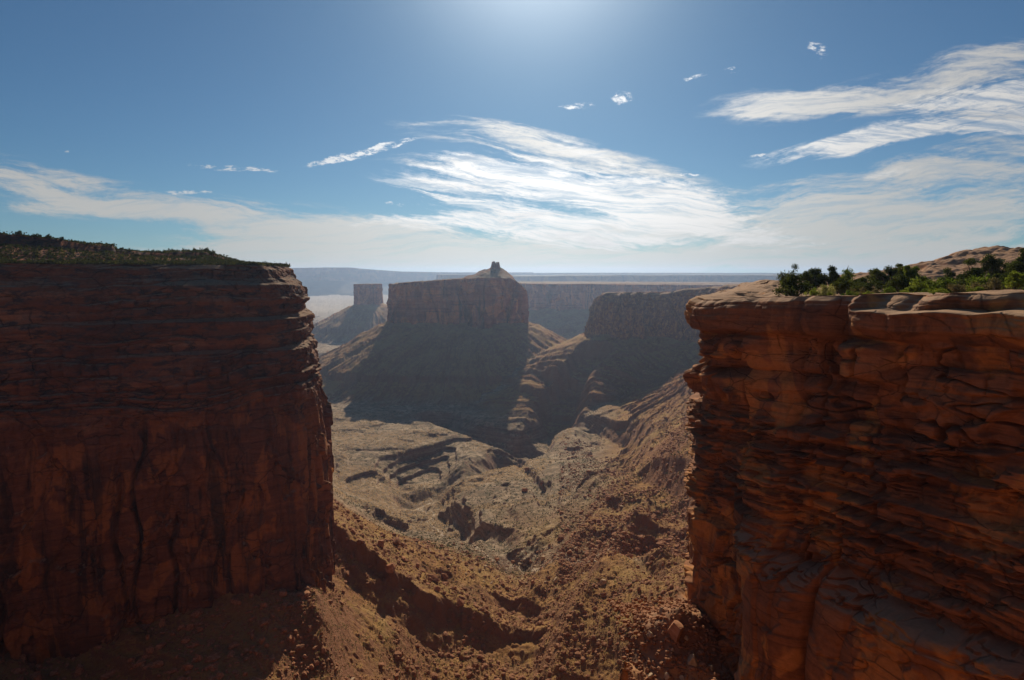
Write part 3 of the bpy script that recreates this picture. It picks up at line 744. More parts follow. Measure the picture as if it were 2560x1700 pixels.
# ---- canyon head: the sunlit wall right under the camera, and the floor at its foot
HW_P = [(-640, 30), (-430, -10), (-300, -30), (-200, -22), (-120, -30), (-60, -14), (-20, -6), (-4, 1.6), (4, 1.8), (16, -6), (45, -26), (90, -40)]
us, ps, N, X, Y, Z = wall(HW_P, 1, 2.0, np.concatenate([np.linspace(0, -30, 60), np.linspace(-31, -195, 90)]),
                          lambda z, u, x, y: np.minimum(columns(z, u, 301, 14, 1.2, 1) + layers(z, u, 302, (2, 6), .8, 2, (5, 15), .6, .2) + np.interp(z, [-195, -20, 0], [6, 0, -1]), 1.0), 3.0)
X = 2 * ps[None, :, 0] - X; Y = 2 * ps[None, :, 1] - Y
Z = Z - 2.3
tgt = np.stack([ps[:, 0], 0 * us - 300], -1)
cx_, cy_, cz_ = cap(X[0], Y[0], Z[0], tgt, 30, lambda x, y, d, z0, w: z0 + .3 * fbm(x / 9, y / 9, o=3, seed=303) * np.clip(d / 4, 0, 1))
head = structure(build('cliff_head', [(X, Y, Z, True), (np.vstack([X[:1], cx_]), np.vstack([Y[:1], cy_]), np.vstack([Z[:1], cz_]), False)], M_right, True, wv=(.5, .9)), 'sunlit canyon head wall under the viewpoint')
ngx, ngy = np.meshgrid(np.linspace(-700, 500, 240), np.linspace(-25, 170, 60))
nh = base_h(ngx * 0 + np.clip(ngx, -150, 100), np.maximum(ngy, 130)) - 4 + 2 * fbm(ngx / 20, ngy / 20, o=4, seed=304)
near_g = structure(make_mesh('ground', np.stack([ngx, ngy, nh], -1).reshape(-1, 3), grid_faces(*ngx.shape), M_ground, True, dict(red=np.ones(ngx.size), sand=np.zeros(ngx.size), pale=np.zeros(ngx.size))), 'rubble floor at the foot of the canyon head')

# ---- mesas beyond
def mesa(name, P, zt, zb, step, nz, disp, mat, smooth=15, label=None, topfun=None, cr=60, cen=None):
    P = np.array(list(P) + [P[0]], float)
    us, pts = resample(P, step); ps = smooth_path(np.vstack([pts]), us, smooth)
    sg = 1 if np.sum(P[:-1, 0] * P[1:, 1] - P[1:, 0] * P[:-1, 1]) > 0 else -1
    N = normals(ps, sg)
    ps[-1] = ps[0]; N[-1] = N[0]
    zs = np.linspace(zt, zb, nz); Z = zs[:, None] + 0 * us[None]
    ue = us / us[-1]
    D = disp(Z, us[None] + 0 * Z); D = D * (1 - (sstep(ue, .97, 1))[None]) + D[:, :1] * sstep(ue, .97, 1)[None]
    X = ps[None, :, 0] + N[None, :, 0] * D; Y = ps[None, :, 1] + N[None, :, 1] * D
    cx, cy = ps.mean(0) if cen is None else cen
    tf = topfun or (lambda x, y: 0 * x)
    Z = Z + tf(X, Y) * np.clip((Z - zb) / (zt - zb), 0, 1)
    w = np.linspace(0, 1, cr)[:, None]
    X2 = X[0][None] * (1 - w) + cx * w; Y2 = Y[0][None] * (1 - w) + cy * w
    Z2 = zt + tf(X2, Y2) + 1.2 * fbm(X2 / 12, Y2 / 12, o=3, seed=131) * np.clip(w * 12, 0, 1)
    return structure(build(name, [(X, Y, Z, sg > 0), (X2, Y2, Z2, sg < 0)], mat), label)
def bdisp(seed, s=1.0):
    def f(z, u):
        t = np.interp(z, [-200, -150, -60, -38, -32, -26, -15], [4, 0, -2, -3, -6, -8, -14])
        return s * (columns(z, u, seed, 46, 11, 1.2) + columns(z, u, seed + 3, 12, 2.6, 1.1) + spalls(z, u, seed + 5, 40, 70, 3.0) + layers(z, u, seed + 6, (3, 16), 1.2, 4, (12, 50), .5, .2)) + t + 4 * fbm(u / 90, z / 60, o=3, seed=seed + 8)
    return f
def btop(x, y):
    b = np.interp(x, [-345, -153, -60, -5, 12, 28, 44, 60], [1, 15, 19, 18, 8, -6, -22, -30])
    c = np.interp(x, [-153, -120, -90, -62, -34, 0, 8], [0, 10, 20, 30, 30, 8, 0]) * np.clip(1 - np.abs(y - 1800) / 75, 0, 1)
    k = np.maximum(17 * sstep(-np.hypot(x + 54, (y - 1800) * .7), -9, -4), 15 * sstep(-np.hypot(x + 42, (y - 1800) * .7), -8, -4))
    return b + c + k + 3.5 * fbm(x / 22, y / 22, o=3, seed=134) + .9 * np.abs(fbm(x / 10, y / 10, o=3, seed=133))
butte = mesa('butte', BUTTE_P, -30, -200, 2.0, 110, bdisp(121), M_butte, 14, 'flat-topped butte with a small rock knob in the middle of the valley', btop, 170, (-48, 1800))
mesa('butte', SM_P, -50, -200, 5, 50, bdisp(141, .8), M_butte, 20, 'small blue hazy butte behind the left shoulder of the big one', None, 30)
mesa('mesa', MID_P, -50, -230, 6, 70, bdisp(151, 1.3), M_butte, 60, 'long flat mesa wall with a green top behind the big butte', lambda x, y: 2.5 * fbm(x / 120, y / 120, o=3, seed=155) - (x - 300) * .006, 70)
def fdisp(seed):
    return lambda z, u: columns(z, u, seed, 260, 40, .6) + 160 * fbm(u / 900, z / 400, o=4, seed=seed) + np.interp(z, [-310, -150, -140, 0, 100], [520, 190, 120, 30, 0])
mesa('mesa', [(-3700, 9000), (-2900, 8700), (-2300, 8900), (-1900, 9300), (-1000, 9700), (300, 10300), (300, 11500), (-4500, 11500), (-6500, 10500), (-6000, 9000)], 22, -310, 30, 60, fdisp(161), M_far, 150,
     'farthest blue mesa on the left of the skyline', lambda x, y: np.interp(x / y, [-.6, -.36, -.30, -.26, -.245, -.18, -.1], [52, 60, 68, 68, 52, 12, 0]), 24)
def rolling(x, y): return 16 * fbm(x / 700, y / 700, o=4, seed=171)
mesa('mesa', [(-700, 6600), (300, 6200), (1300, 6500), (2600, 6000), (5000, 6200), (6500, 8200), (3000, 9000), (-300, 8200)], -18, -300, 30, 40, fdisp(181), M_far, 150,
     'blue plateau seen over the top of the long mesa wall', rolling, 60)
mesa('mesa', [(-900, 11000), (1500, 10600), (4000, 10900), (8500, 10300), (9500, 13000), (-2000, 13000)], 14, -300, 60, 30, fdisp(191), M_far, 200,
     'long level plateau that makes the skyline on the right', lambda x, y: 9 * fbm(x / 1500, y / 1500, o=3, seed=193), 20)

# ------------------------------------------------------------------ rubble shelf at the foot of the right cliff
SH_P = [(40, 30), (25, 45), (16.5, 57), (14.0, 66), (15.5, 74), (19.0, 82), (26, 90), (40, 96)]
def sh_top(x, y):
    pk = 5.0 * np.clip(1 - np.hypot((x - 22.5) / 8, (y - 77) / 8), 0, 1)
    return -49.5 + pk + .6 * fbm(x / 2.5, y / 2.5, o=4, seed=201) + 1.2 * fbm(x / 6, y / 6, o=2, seed=202)
szs = axis([(0, -10, 60), (-10, -90, 90)])
def sdisp(z, u, x, y):
    return layers(z - 60, u, 203, (1.2, 3.5), .9, 1.2, (2, 6), .6, .15) + columns(z, u, 204, 4, .6, 1.2) - .03 * (z + 90) + 2.5 + .5 * fbm(u / 1.5, z / 1.5, o=3, seed=205)
us, ps, N, X, Y, Z = wall(SH_P, -1, .2, szs, sdisp, 2.0)
X = 2 * ps[None, :, 0] - X; Y = 2 * ps[None, :, 1] - Y
Z = Z + sh_top(X[:1], Y[:1]) * np.ones((len(szs), 1))
tgt = np.stack([0 * us + 44, 0 * us + 66], -1)
CXs, CYs, CZs = cap(X[0], Y[0], Z[0], tgt, 130, lambda x, y, d, z0, w: sh_top(x, y))
CXs = np.vstack([X[:1], CXs]); CYs = np.vstack([Y[:1], CYs]); CZs = np.vstack([Z[:1], CZs])
shelf = structure(build('rock_ledge', [(X, Y, Z, True), (CXs, CYs, CZs, False)], M_right, wv=(.1, .55)), 'narrow rubble-covered ledge at the foot of the right cliff')
def near_z(G, x, y):
    cx, cy, cz = G
    return float(cz.ravel()[np.argmin((cx.ravel() - x) ** 2 + (cy.ravel() - y) ** 2)])
RIGHT_CAP = (CXf, CYf, CZf)
SHELF_CAP = (CXs, CYs, CZs)

# ------------------------------------------------------------------ plants
def leaf_mat(name, c1, c2, trans=.45, tint=(1.5, 1.5, .8)):
    m, nt = new_mat(name); T = NT(nt)
    P = T.n('ShaderNodeTexCoord').outputs['Object']
    c_ = T.mix(T.mr(T.noise(P, 1.6, 3, .6), .35, .65), rgb(*c1), rgb(*c2))
    d = T.n('ShaderNodeBsdfDiffuse'); T.put(d.inputs[0], c_)
    t = T.n('ShaderNodeBsdfTranslucent'); T.put(t.inputs[0], T.vmath('MULTIPLY', c_, tuple(tint)))
    mx = T.n('ShaderNodeMixShader'); mx.inputs[0].default_value = trans
    nt.links.new(d.outputs[0], mx.inputs[1]); nt.links.new(t.outputs[0], mx.inputs[2])
    o = T.n('ShaderNodeOutputMaterial'); nt.links.new(mx.outputs[0], o.inputs[0])
    return m
L_dark = leaf_mat('juniper_leaves', (.040, .052, .018), (.085, .095, .032), .32)
L_mid = leaf_mat('green_leaves', (.07, .10, .022), (.13, .15, .035), .45)
L_lime = leaf_mat('yellow_green_leaves', (.12, .15, .03), (.20, .22, .05), .5)
L_pale = leaf_mat('pale_brush_leaves', (.24, .23, .11), (.36, .33, .18), .4)
L_grey = leaf_mat('grey_brush_leaves', (.13, .11, .06), (.20, .165, .09), .35, (1.3, 1.2, .8))
L_straw = leaf_mat('dry_grass_blades', (.36, .25, .15), (.55, .42, .27), .5, (1.25, 1.15, 1.0))
L_moss = leaf_mat('olive_brush_leaves', (.07, .07, .02), (.13, .12, .035), .4)
L_scrub = leaf_mat('scrub_leaves', (.03, .034, .014), (.06, .06, .025), .25)
m, nt = new_mat('bark'); T = NT(nt); P = T.n('ShaderNodeTexCoord').outputs['Object']
nb = T.noise(T.mapping(P, scale=(1, 1, .2)), 14, 5, .6)
out_rock(T, T.ramp(nb, [(.35, (.06, .045, .035)), (.65, (.19, .15, .12))]), .9, nb, .5, .03); M_bark = m

def quads_cloud(C, size, r, flat=.0):
    """leaf-sized quads at centres C"""
    n = len(C)
    a = r.normal(size=(n, 3)); a /= np.linalg.norm(a, axis=1)[:, None]
    b = r.normal(size=(n, 3)); b -= (b * a).sum(1)[:, None] * a; b /= np.linalg.norm(b, axis=1)[:, None]
    s_ = size * r.uniform(.6, 1.4, (n, 1)); a = a * s_; b = b * s_ * r.uniform(.35, .7, (n, 1))
    V = np.stack([C - a, C - b * .8, C + a, C + b * .8], 1).reshape(-1, 3)
    return V, np.arange(4 * n).reshape(-1, 4)
def tube(pts, rad, k=6):
    pts = np.array(pts, float); V = []
    for i, p in enumerate(pts):
        t = pts[min(i + 1, len(pts) - 1)] - pts[max(i - 1, 0)]; t /= np.linalg.norm(t) + 1e-9
        a = np.cross(t, (0.3, .9, .1)); a /= np.linalg.norm(a); b = np.cross(t, a)
        for j in range(k):
            w = 2 * math.pi * j / k
            V.append(p + rad[i] * (a * math.cos(w) + b * math.sin(w)))
    return np.array(V), grid_faces(len(pts), k, wrap=True)
def join(parts):
    Vs, Fs, b = [], [], 0
    for v, f in parts: Vs.append(v); Fs.append(f + b); b += len(v)
    return np.concatenate(Vs), np.concatenate(Fs)
PROTO = {}
def plant_proto(kind, seed):
    """unit height plant meshes: (trunk mesh, crown mesh)"""
    key = (kind, seed)
    if key in PROTO: return PROTO[key]
    r = np.random.default_rng(seed * 31 + len(kind))
    cl = []; tubes = []
    if kind in ('tree', 'sparse'):
        nl = 7 if kind == 'tree' else 6
        base = np.array((0, 0, -.06)); fork = np.array((r.normal() * .04, r.normal() * .04, .16))
        tubes.append(tube([base, fork * .5, fork], [.060, .05, .045]))
        for i in range(nl):
            an = r.uniform(0, 6.28); rr = r.uniform(.12, .46) if kind == 'tree' else r.uniform(.1, .42)
            tip = np.array((math.cos(an) * rr, math.sin(an) * rr, r.uniform(.42, .93)))
            midp = fork * .5 + tip * .5 + r.normal(size=3) * .05
            tubes.append(tube([fork, midp, tip], [.036, .024, .008], 5))
            for q in range(4 if kind == 'tree' else 2):
                c0 = fork * (1 - (w := r.uniform(.55, 1.05))) + tip * w + r.normal(size=3) * (.09 if kind == 'tree' else .05)
                tubes.append(tube([midp, c0], [.012, .004], 4))
                n = 320 if kind == 'tree' else 130
                rad = r.uniform(.08, .15) * (1 if kind == 'tree' else 1.15)
                d = r.normal(size=(n, 3)); d /= np.linalg.norm(d, axis=1)[:, None]
                cl.append(c0 + d * rad * r.uniform(.35, 1.15, (n, 1)) * np.array((1.15, 1.15, .8)))
        if kind == 'tree':          # low skirt of foliage
            for q in range(5):
                an = r.uniform(0, 6.28); c0 = np.array((math.cos(an) * .28, math.sin(an) * .28, r.uniform(.16, .34)))
                d = r.normal(size=(260, 3)); d /= np.linalg.norm(d, axis=1)[:, None]
                cl.append(c0 + d * .13 * r.uniform(.3, 1.1, (260, 1)))
    else:                           # shrub, wide
        for i in range(16):
            an = r.uniform(0, 6.28); rr = r.uniform(0, .75) ; hh = r.uniform(.35, .95) * (1 - .45 * rr)
            tip = np.array((math.cos(an) * rr, math.sin(an) * rr, hh))
            tubes.append(tube([np.array((0, 0, -.1)), tip * .5 + np.array((0, 0, .02)), tip], [.03, .018, .006], 4))
            n = 170; rad = r.uniform(.14, .26)
            d = r.normal(size=(n, 3)); d /= np.linalg.norm(d, axis=1)[:, None]
            q = tip * r.uniform(.6, 1) + d * rad * r.uniform(.3, 1.1, (n, 1)); q[:, 2] = np.maximum(q[:, 2], -.02)
            cl.append(q)
    C = np.concatenate(cl)
    crown = quads_cloud(C, .028 if kind != 'shrub' else .042, r)
    PROTO[key] = (join(tubes), crown)
    return PROTO[key]
MESHES = {}
def plant(kind, seed, lm, loc, height, label, cat, group, name, rot=0.0, wide=1.0):
    e = bpy.data.objects.new(name, None); COL.objects.link(e); e.empty_display_size = .3
    k = (kind, seed, lm.name)
    if k not in MESHES:
        (tv, tf), (cv, cf) = plant_proto(kind, seed)
        a = make_mesh('trunk' if kind != 'shrub' else 'stems', tv, tf, M_bark, True, parent=e)
        b = make_mesh('crown' if kind != 'shrub' else 'foliage', cv, cf, lm, False, parent=e)
        MESHES[k] = (a.data, b.data, a.name.split('.')[0], b.name.split('.')[0])
    else:
        for me, nm in ((MESHES[k][0], MESHES[k][2]), (MESHES[k][1], MESHES[k][3])):
            o = bpy.data.objects.new(nm, me); COL.objects.link(o); o.parent = e
    e.location = loc; e.rotation_euler = (0, 0, rot); e.scale = (height * wide, height * wide, height)
    return thing(e, label, cat, group)
def on_right(px, dist):
    s, _ = rd(px, 640)
    x = (px * 0.43371 - 512) / F / (CP + ((340 - 290) / F) * SP) * dist
    return x, dist, near_z(RIGHT_CAP, x, dist)
# (view x, distance, height m, kind, seed, leaves, width, label)
RP = [
 (1830, 68, 2.9, 'shrub', 1, L_dark, 1.35, 'broad dark juniper bush, leftmost of the greenery on the right rim'),
 (1815, 77, 5.2, 'sparse', 2, L_dark, .7, 'thin twiggy treetop sticking up out of the leftmost dark bush'),
 (1876, 92, 5.2, 'tree', 3, L_dark, .85, 'round dark juniper standing against the sky next to the leftmost bush'),
 (1928, 90, 5.2, 'tree', 4, L_dark, .8, 'leaning dark juniper just right of the round one on the rim'),
 (1946, 86, 5.2, 'sparse', 5, L_mid, .8, 'thin forked green treetop rising from the leaning juniper'),
 (1966, 88, 3.8, 'tree', 6, L_dark, 1.0, 'low dark juniper right of the forked treetop'),
 (2014, 112, 5.4, 'sparse', 7, L_dark, .9, 'ragged dark tree leaning left near the sandstone slab on the skyline'),
 (2045, 98, 4.9, 'tree', 8, L_dark, 1.0, 'wide dark juniper in the middle of the rim greenery'),
 (2083, 96, 5.0, 'tree', 9, L_dark, .95, 'dark juniper behind the tall yellow-green tree'),
 (2108, 84, 5.2, 'tree', 10, L_mid, .8, 'tall yellow-green tree in the middle of the right rim'),
 (2165, 88, 4.4, 'tree', 11, L_dark, 1.0, 'dark juniper below the left foot of the sandstone dome'),
 (2140, 74, 3.0, 'tree', 12, L_mid, 1.1, 'low green tree in front of the dark junipers below the dome'),
 (2196, 92, 4.4, 'tree', 13, L_dark, .9, 'small dark juniper in front of the middle of the dome'),
 (2250, 80, 5.0, 'tree', 14, L_dark, 1.05, 'large dark juniper that covers the foot of the dome'),
 (2300, 84, 6.2, 'tree', 15, L_dark, .85, 'tallest dark juniper on the right rim'),
 (2345, 76, 6.0, 'tree', 16, L_dark, .9, 'big dark juniper at the right end of the rim'),
 (2272, 68, 3.0, 'shrub', 2, L_mid, .9, 'green bush in front of the big dark junipers'),
 (1900, 66, 1.75, 'shrub', 3, L_pale, 1.0, 'pale flowering brush, straw coloured, in front of the round juniper'),
 (1874, 63.5, 1.0, 'shrub', 4, L_lime, .9, 'small lime-green bush between dark bush and pale brush'),
 (1912, 61.5, .55, 'shrub', 5, L_lime, 1.1, 'tiny bright green cushion on the bare rim rock below the pale brush'),
 (1958, 64, 1.15, 'shrub', 6, L_mid, 1.2, 'low green bush right of the pale brush'),
 (1986, 65, 1.5, 'shrub', 7, L_grey, 1.1, 'greyish bush below the low dark juniper'),
 (2018, 66, 1.4, 'shrub', 8, L_grey, 1.2, 'wide greyish bush below the wide dark juniper'),
 (2050, 64, 1.5, 'shrub', 9, L_mid, 1.0, 'olive bush below the dark juniper and the yellow-green tree'),
 (2082, 62, 1.3, 'shrub', 10, L_lime, 1.0, 'yellow-green bush at the front edge below the tall green tree'),
 (2135, 64, 1.3, 'shrub', 11, L_mid, 1.2, 'green bush on the rim in front of the low green tree'),
 (2204, 54, 1.1, 'shrub', 12, L_grey, 1.1, 'round grey-brown bush alone on the bare rim rock'),
 (2238, 60, 1.6, 'shrub', 13, L_mid, 1.1, 'green bush right of the round grey-brown one'),
 (2290, 58, 1.9, 'shrub', 14, L_grey, 1.3, 'broad grey bush in front of the tallest juniper'),
 (2340, 55, 2.0, 'shrub', 15, L_lime, 1.1, 'yellow-green bush at the right edge of the rim'),
 (2078, 76, 3.4, 'shrub', 1, L_dark, 1.0, 'dark bush filling the gap left of the tall yellow-green tree'),
 (1998, 80, 3.2, 'shrub', 2, L_dark, 1.0, 'dark bush filling the gap below the ragged leaning tree'),
 (2180, 72, 2.7, 'shrub', 3, L_mid, 1.2, 'green bush in front of the gap below the dome'),
 (2122, 70, 2.6, 'shrub', 4, L_lime, 1.0, 'lit yellow-green bush at the foot of the tall yellow-green tree'),
 (2222, 76, 3.4, 'shrub', 5, L_dark, 1.2, 'dark bush left of the juniper that covers the foot of the dome'),
 (2315, 66, 2.8, 'shrub', 6, L_dark, 1.2, 'dark bush under the tallest juniper'),
 (2358, 62, 2.6, 'shrub', 7, L_mid, 1.2, 'green bush at the very right end of the rim'),
 (1942, 72, 2.4, 'shrub', 8, L_dark, 1.2, 'dark bush under the leaning juniper'),
 (2168, 60, 1.1, 'shrub', 9, L_lime, 1.2, 'low lime bush on the rim right of the green one'),
 (2262, 56, 1.0, 'shrub', 10, L_mid, 1.3, 'low green bush at the front of the rim, near its right end'),
 (2002, 62, .8, 'shrub', 11, L_lime, 1.3, 'low yellow-green bush between the two greyish ones'),
 (2153, 47.5, .35, 'shrub', 16, L_lime, 1.2, 'tiny green tuft on the lit rock lip'),
]
for i, (px, ds, hh, kind, seed, lm, wd, lab) in enumerate(RP):
    x, y, z = on_right(px, ds)
    tree = kind != 'shrub'
    plant(kind, seed, lm, (x, y, z - .05), hh * (.88 if tree else 1.0), lab, 'tree' if tree else 'bush', 'trees on the right rim' if tree else 'bushes on the right rim',
          'juniper_tree' if tree else 'bush', random.uniform(0, 6.28), wd)

# small dark shrubs on the left rim and hill (each a thing; a few pixels tall)
sky_px = [(48, 2.9), (86, 2.0), (97, 2.0), (121, 2.4), (150, 2.2), (352, 1.8), (400, 1.4), (425, 1.8), (449, 2.6), (482, 3.0), (496, 2.4), (600, 2.2), (612, 1.7), (586, 1.6), (566, 1.8), (634, 1.6)]
lab_l = ['dark bush on the skyline, leftmost of the left hill', 'dark bush on the left skyline, left one of a close pair', 'dark bush on the left skyline, right one of a close pair',
         'rounded dark bush on the skyline right of the close pair', 'last skyline bush before the rock ledge on the left hill', 'small skyline bush right of the ledge drop',
         'tiny skyline bush in the dip of the left hill', 'skyline bush left of the bushy knoll', 'bush on the left shoulder of the bushy knoll', 'tallest bush on top of the bushy knoll', 'bush on the right shoulder of the bushy knoll',
         'dark bush at the rim just before the left cliff corner', 'small round bush beside the rim corner bush', 'small bush on the slope between knoll and corner', 'small bush at the bottom right end of the knoll slope', 'last little bush on the sloping rim of the left cliff']
for (px, hh), lab in zip(sky_px, lab_l):
    s_, _ = rd(px, 600)
    rr = np.abs(CX0 / CY0 - s_) < .004 if False else None
    gx_, gy_, gz_ = LEFT_CAP
    sel = np.abs(gx_ / gy_ - s_) < .003
    el = np.where(sel & (gy_ < 420) & (gy_ > 150), gz_ / gy_, -9)
    k = np.unravel_index(np.argmax(el), el.shape)
    plant('shrub', 20 + (px % 3), L_dark, (gx_[k], gy_[k], gz_[k] - .1), hh, lab, 'bush', 'dark bushes on the left skyline', 'bush', random.uniform(0, 6), .75)
gx_, gy_, gz_ = LEFT_CAP
el = np.abs(gx_ / gy_) ; vis = np.argwhere((gx_ / gy_ > -.86) & (gx_ / gy_ < -.40) & (gy_ < 345) & (gz_ > 3.4))
pick = vis[rng.choice(len(vis), 90, replace=False)]
for a, b in pick:
    plant('shrub', 20 + random.randrange(3), random.choice((L_dark, L_scrub, L_dark)), (gx_[a, b], gy_[a, b], gz_[a, b] - .1), random.uniform(.9, 2.3),
          'dark bush scattered on the slope above the left rim', 'bush', 'bushes on the left hillside', 'bush', random.uniform(0, 6), .9)

def stuff(o, label): o['kind'] = 'stuff'; o['label'] = label; return o
def tufts(name, pts, size, mat, per, label, up=.8, leafs=.35):
    r = np.random.default_rng(len(pts)); n = len(pts)
    C = np.repeat(pts, per, 0); S_ = np.repeat(size, per)
    C = C + r.normal(size=C.shape) * (S_ * .42)[:, None] * np.array((1, 1, .0)); C[:, 2] += np.abs(r.normal(size=len(C))) * S_ * up * .6
    m_ = len(C)
    a = r.normal(size=(m_, 3)); a[:, 2] = np.abs(a[:, 2]) + .6; a /= np.linalg.norm(a, axis=1)[:, None]
    b = r.normal(size=(m_, 3)); b -= (b * a).sum(1)[:, None] * a; b /= np.linalg.norm(b, axis=1)[:, None]
    q = S_[:, None] * leafs
    V = np.stack([C - a * q, C - b * q, C + a * q, C + b * q], 1).reshape(-1, 3)
    return stuff(make_mesh(name, V, np.arange(4 * m_).reshape(-1, 4), mat, False), label)
# scrub cover of the left hill and ledges
vis = np.argwhere((gx_ / gy_ > -.9) & (gx_ / gy_ < -.36) & (gy_ < 360))
pk = vis[rng.choice(len(vis), min(len(vis), 11000), replace=False)]
pts = np.stack([gx_[pk[:, 0], pk[:, 1]], gy_[pk[:, 0], pk[:, 1]], gz_[pk[:, 0], pk[:, 1]]], -1) + rng.normal(size=(len(pk), 3)) * (.6, .6, 0)
half = rng.random(len(pts)) < .84
tufts('scrub', pts[half], rng.uniform(.5, 1.3, half.sum()), L_scrub, 7, 'low dark scrub covering the hill on the left rim')
tufts('dry_grass', pts[~half], rng.uniform(.35, .8, (~half).sum()), L_moss, 5, 'low yellow-green growth on the left rim')

# ------------------------------------------------------------------ boulders
def boulder_mat(name, c0, c1, c2):
    m, nt = new_mat(name); T = NT(nt); P = T.n('ShaderNodeTexCoord').outputs['Object']
    n1 = T.noise(P, 1.2, 5, .6); n2 = T.noise(T.mapping(P, scale=(.4, .4, 3)), 2.0, 5, .6)
    oi = T.n('ShaderNodeObjectInfo').outputs['Random']
    c_ = T.ramp(T.math('ADD', T.math('MULTIPLY', n1, .6), T.math('MULTIPLY', n2, .4)), [(.35, c0), (.5, c1), (.68, c2)])
    c_ = T.vmath('SCALE', c_, sc_=T.math('ADD', .75, T.math('MULTIPLY', oi, .5)))
    out_rock(T, c_, .9, T.noise(P, 4, 5, .65), .5, .15)
    return m
M_bred = boulder_mat('red_boulder_rock', (.20, .08, .04), (.36, .16, .08), (.50, .27, .15))
M_btan = boulder_mat('tan_boulder_rock', (.34, .22, .13), (.48, .33, .20), (.60, .45, .30))
def ico(sub):
    t = (1 + 5 ** .5) / 2
    V = np.array([(-1, t, 0), (1, t, 0), (-1, -t, 0), (1, -t, 0), (0, -1, t), (0, 1, t), (0, -1, -t), (0, 1, -t), (t, 0, -1), (t, 0, 1), (-t, 0, -1), (-t, 0, 1)], float)
    V /= np.linalg.norm(V[0])
    Fc = [(0, 11, 5), (0, 5, 1), (0, 1, 7), (0, 7, 10), (0, 10, 11), (1, 5, 9), (5, 11, 4), (11, 10, 2), (10, 7, 6), (7, 1, 8), (3, 9, 4), (3, 4, 2), (3, 2, 6), (3, 6, 8), (3, 8, 9), (4, 9, 5), (2, 4, 11), (6, 2, 10), (8, 6, 7), (9, 8, 1)]
    V = list(map(tuple, V))
    for _ in range(sub):
        cache = {}; nf = []
        def mid(a, b):
            k = (min(a, b), max(a, b))
            if k not in cache:
                p = (np.array(V[a]) + np.array(V[b])) / 2; p /= np.linalg.norm(p); V.append(tuple(p)); cache[k] = len(V) - 1
            return cache[k]
        for a, b, c in Fc:
            d, e, f = mid(a, b), mid(b, c), mid(c, a); nf += [(a, d, f), (b, e, d), (c, f, e), (d, e, f)]
        Fc = nf
    return np.array(V), np.array(Fc)
def rock_shape(sub, seed, cuts=14, flat=.7):
    V, Fc = ico(sub); r = np.random.default_rng(seed)
    V = V * np.array((r.uniform(.8, 1.25), r.uniform(.7, 1.1), flat * r.uniform(.75, 1.15)))
    for _ in range(cuts):
        n = r.normal(size=3); n /= np.linalg.norm(n); d = r.uniform(.34, .66)
        p = V @ n; V = V - np.maximum(p - d, 0)[:, None] * n
    if sub > 1: V = V * (1 + .05 * fbm(V[:, 0] * 2.5 + seed, V[:, 1] * 2.5, V[:, 2] * 2.5, o=3, seed=seed))[:, None]
    return V, Fc
BM = {}
def boulder(loc, rad, k, mat, label, group, rot=None):
    key = (k, mat.name)
    if key not in BM:
        v, f = rock_shape(3, 300 + k); o = make_mesh('boulder', v, f, mat, False); BM[key] = o.data
    else:
        o = bpy.data.objects.new('boulder', BM[key]); COL.objects.link(o)
    o.location = loc; o.scale = (rad, rad, rad); o.rotation_euler = rot or (random.uniform(-.4, .4), random.uniform(-.4, .4), random.uniform(0, 6.28))
    return thing(o, label, 'boulder', group)
def terr_z(x, y): return terrain(np.atleast_1d(np.array(x, float)), np.atleast_1d(np.array(y, float)))[0]
def on_ground(cx, cy):
    """where the ray of a point in the valley crop meets the real ground"""
    s, r = rc(cx, cy); ys = np.exp(np.linspace(math.log(225), math.log(1400), 700))
    z = terr_z(s * ys, ys); k = np.argmax(r * ys - z < 0)
    return s * ys[k], ys[k], z[k]
BIG = [(375, 1015, 42, 'large red boulder on the crest of the left talus, left of a pair'), (475, 1000, 48, 'larger red boulder on the crest of the left talus, right of a pair'),
       (445, 1165, 44, 'square red boulder above the shadowed gully on the left talus'), (520, 1110, 26, 'pale-topped boulder below the two large crest boulders'),
       (605, 1150, 26, 'dark boulder in the middle of the upper left talus'), (712, 1225, 42, 'pointed red boulder in the middle of the talus'),
       (775, 1215, 32, 'dark red boulder leaning behind the pointed one'), (730, 1290, 26, 'boulder just below the pointed red boulder'), (838, 1295, 17, 'small upright dark boulder right of the pointed one'),
       (868, 1370, 40, 'broad boulder on the lower left talus'), (1005, 1385, 18, 'bright tan boulder beside the shadowed gully'), (1112, 1455, 22, 'lone boulder near the bottom of the talus'),
       (1385, 1110, 26, 'tan boulder at the end of the red ridge beside the wash'), (1462, 1240, 24, 'rounded pale boulder in the wash'), (1322, 1255, 20, 'grey boulder left of the rounded pale one'),
       (1682, 1160, 26, 'rounded red boulder across the wash on the right slope'), (1757, 1252, 30, 'tan-topped dark boulder at the foot of the right slope'), (1762, 1330, 28, 'red boulder at the bend of the wash'),
       (1490, 985, 28, 'dark bushy-looking boulder on the tan flat'), (2105, 1500, 62, 'huge square dark block at the bottom of the right slope'), (1100, 1115, 20, 'small boulder left of the white wash patch'),
       (2065, 1415, 26, 'slanting block above the huge square one'), (1380, 640, 22, 'dark outcrop boulder on the far flat'), (1270, 680, 26, 'tall dark outcrop rock on the far flat'), (1285, 560, 26, 'dark rounded outcrop at the head of the far flat')]
for i, (cx, cy, rp, lab) in enumerate(BIG):
    x, y, z = on_ground(cx, cy + rp * .5)
    rad = rp / 6.213 / F * math.hypot(y, z) * 1.0
    boulder((x, y, z + rad * .25), rad, i % 12, M_bred if i not in (10, 12, 13, 16) else M_btan, lab, 'large boulders in the valley')

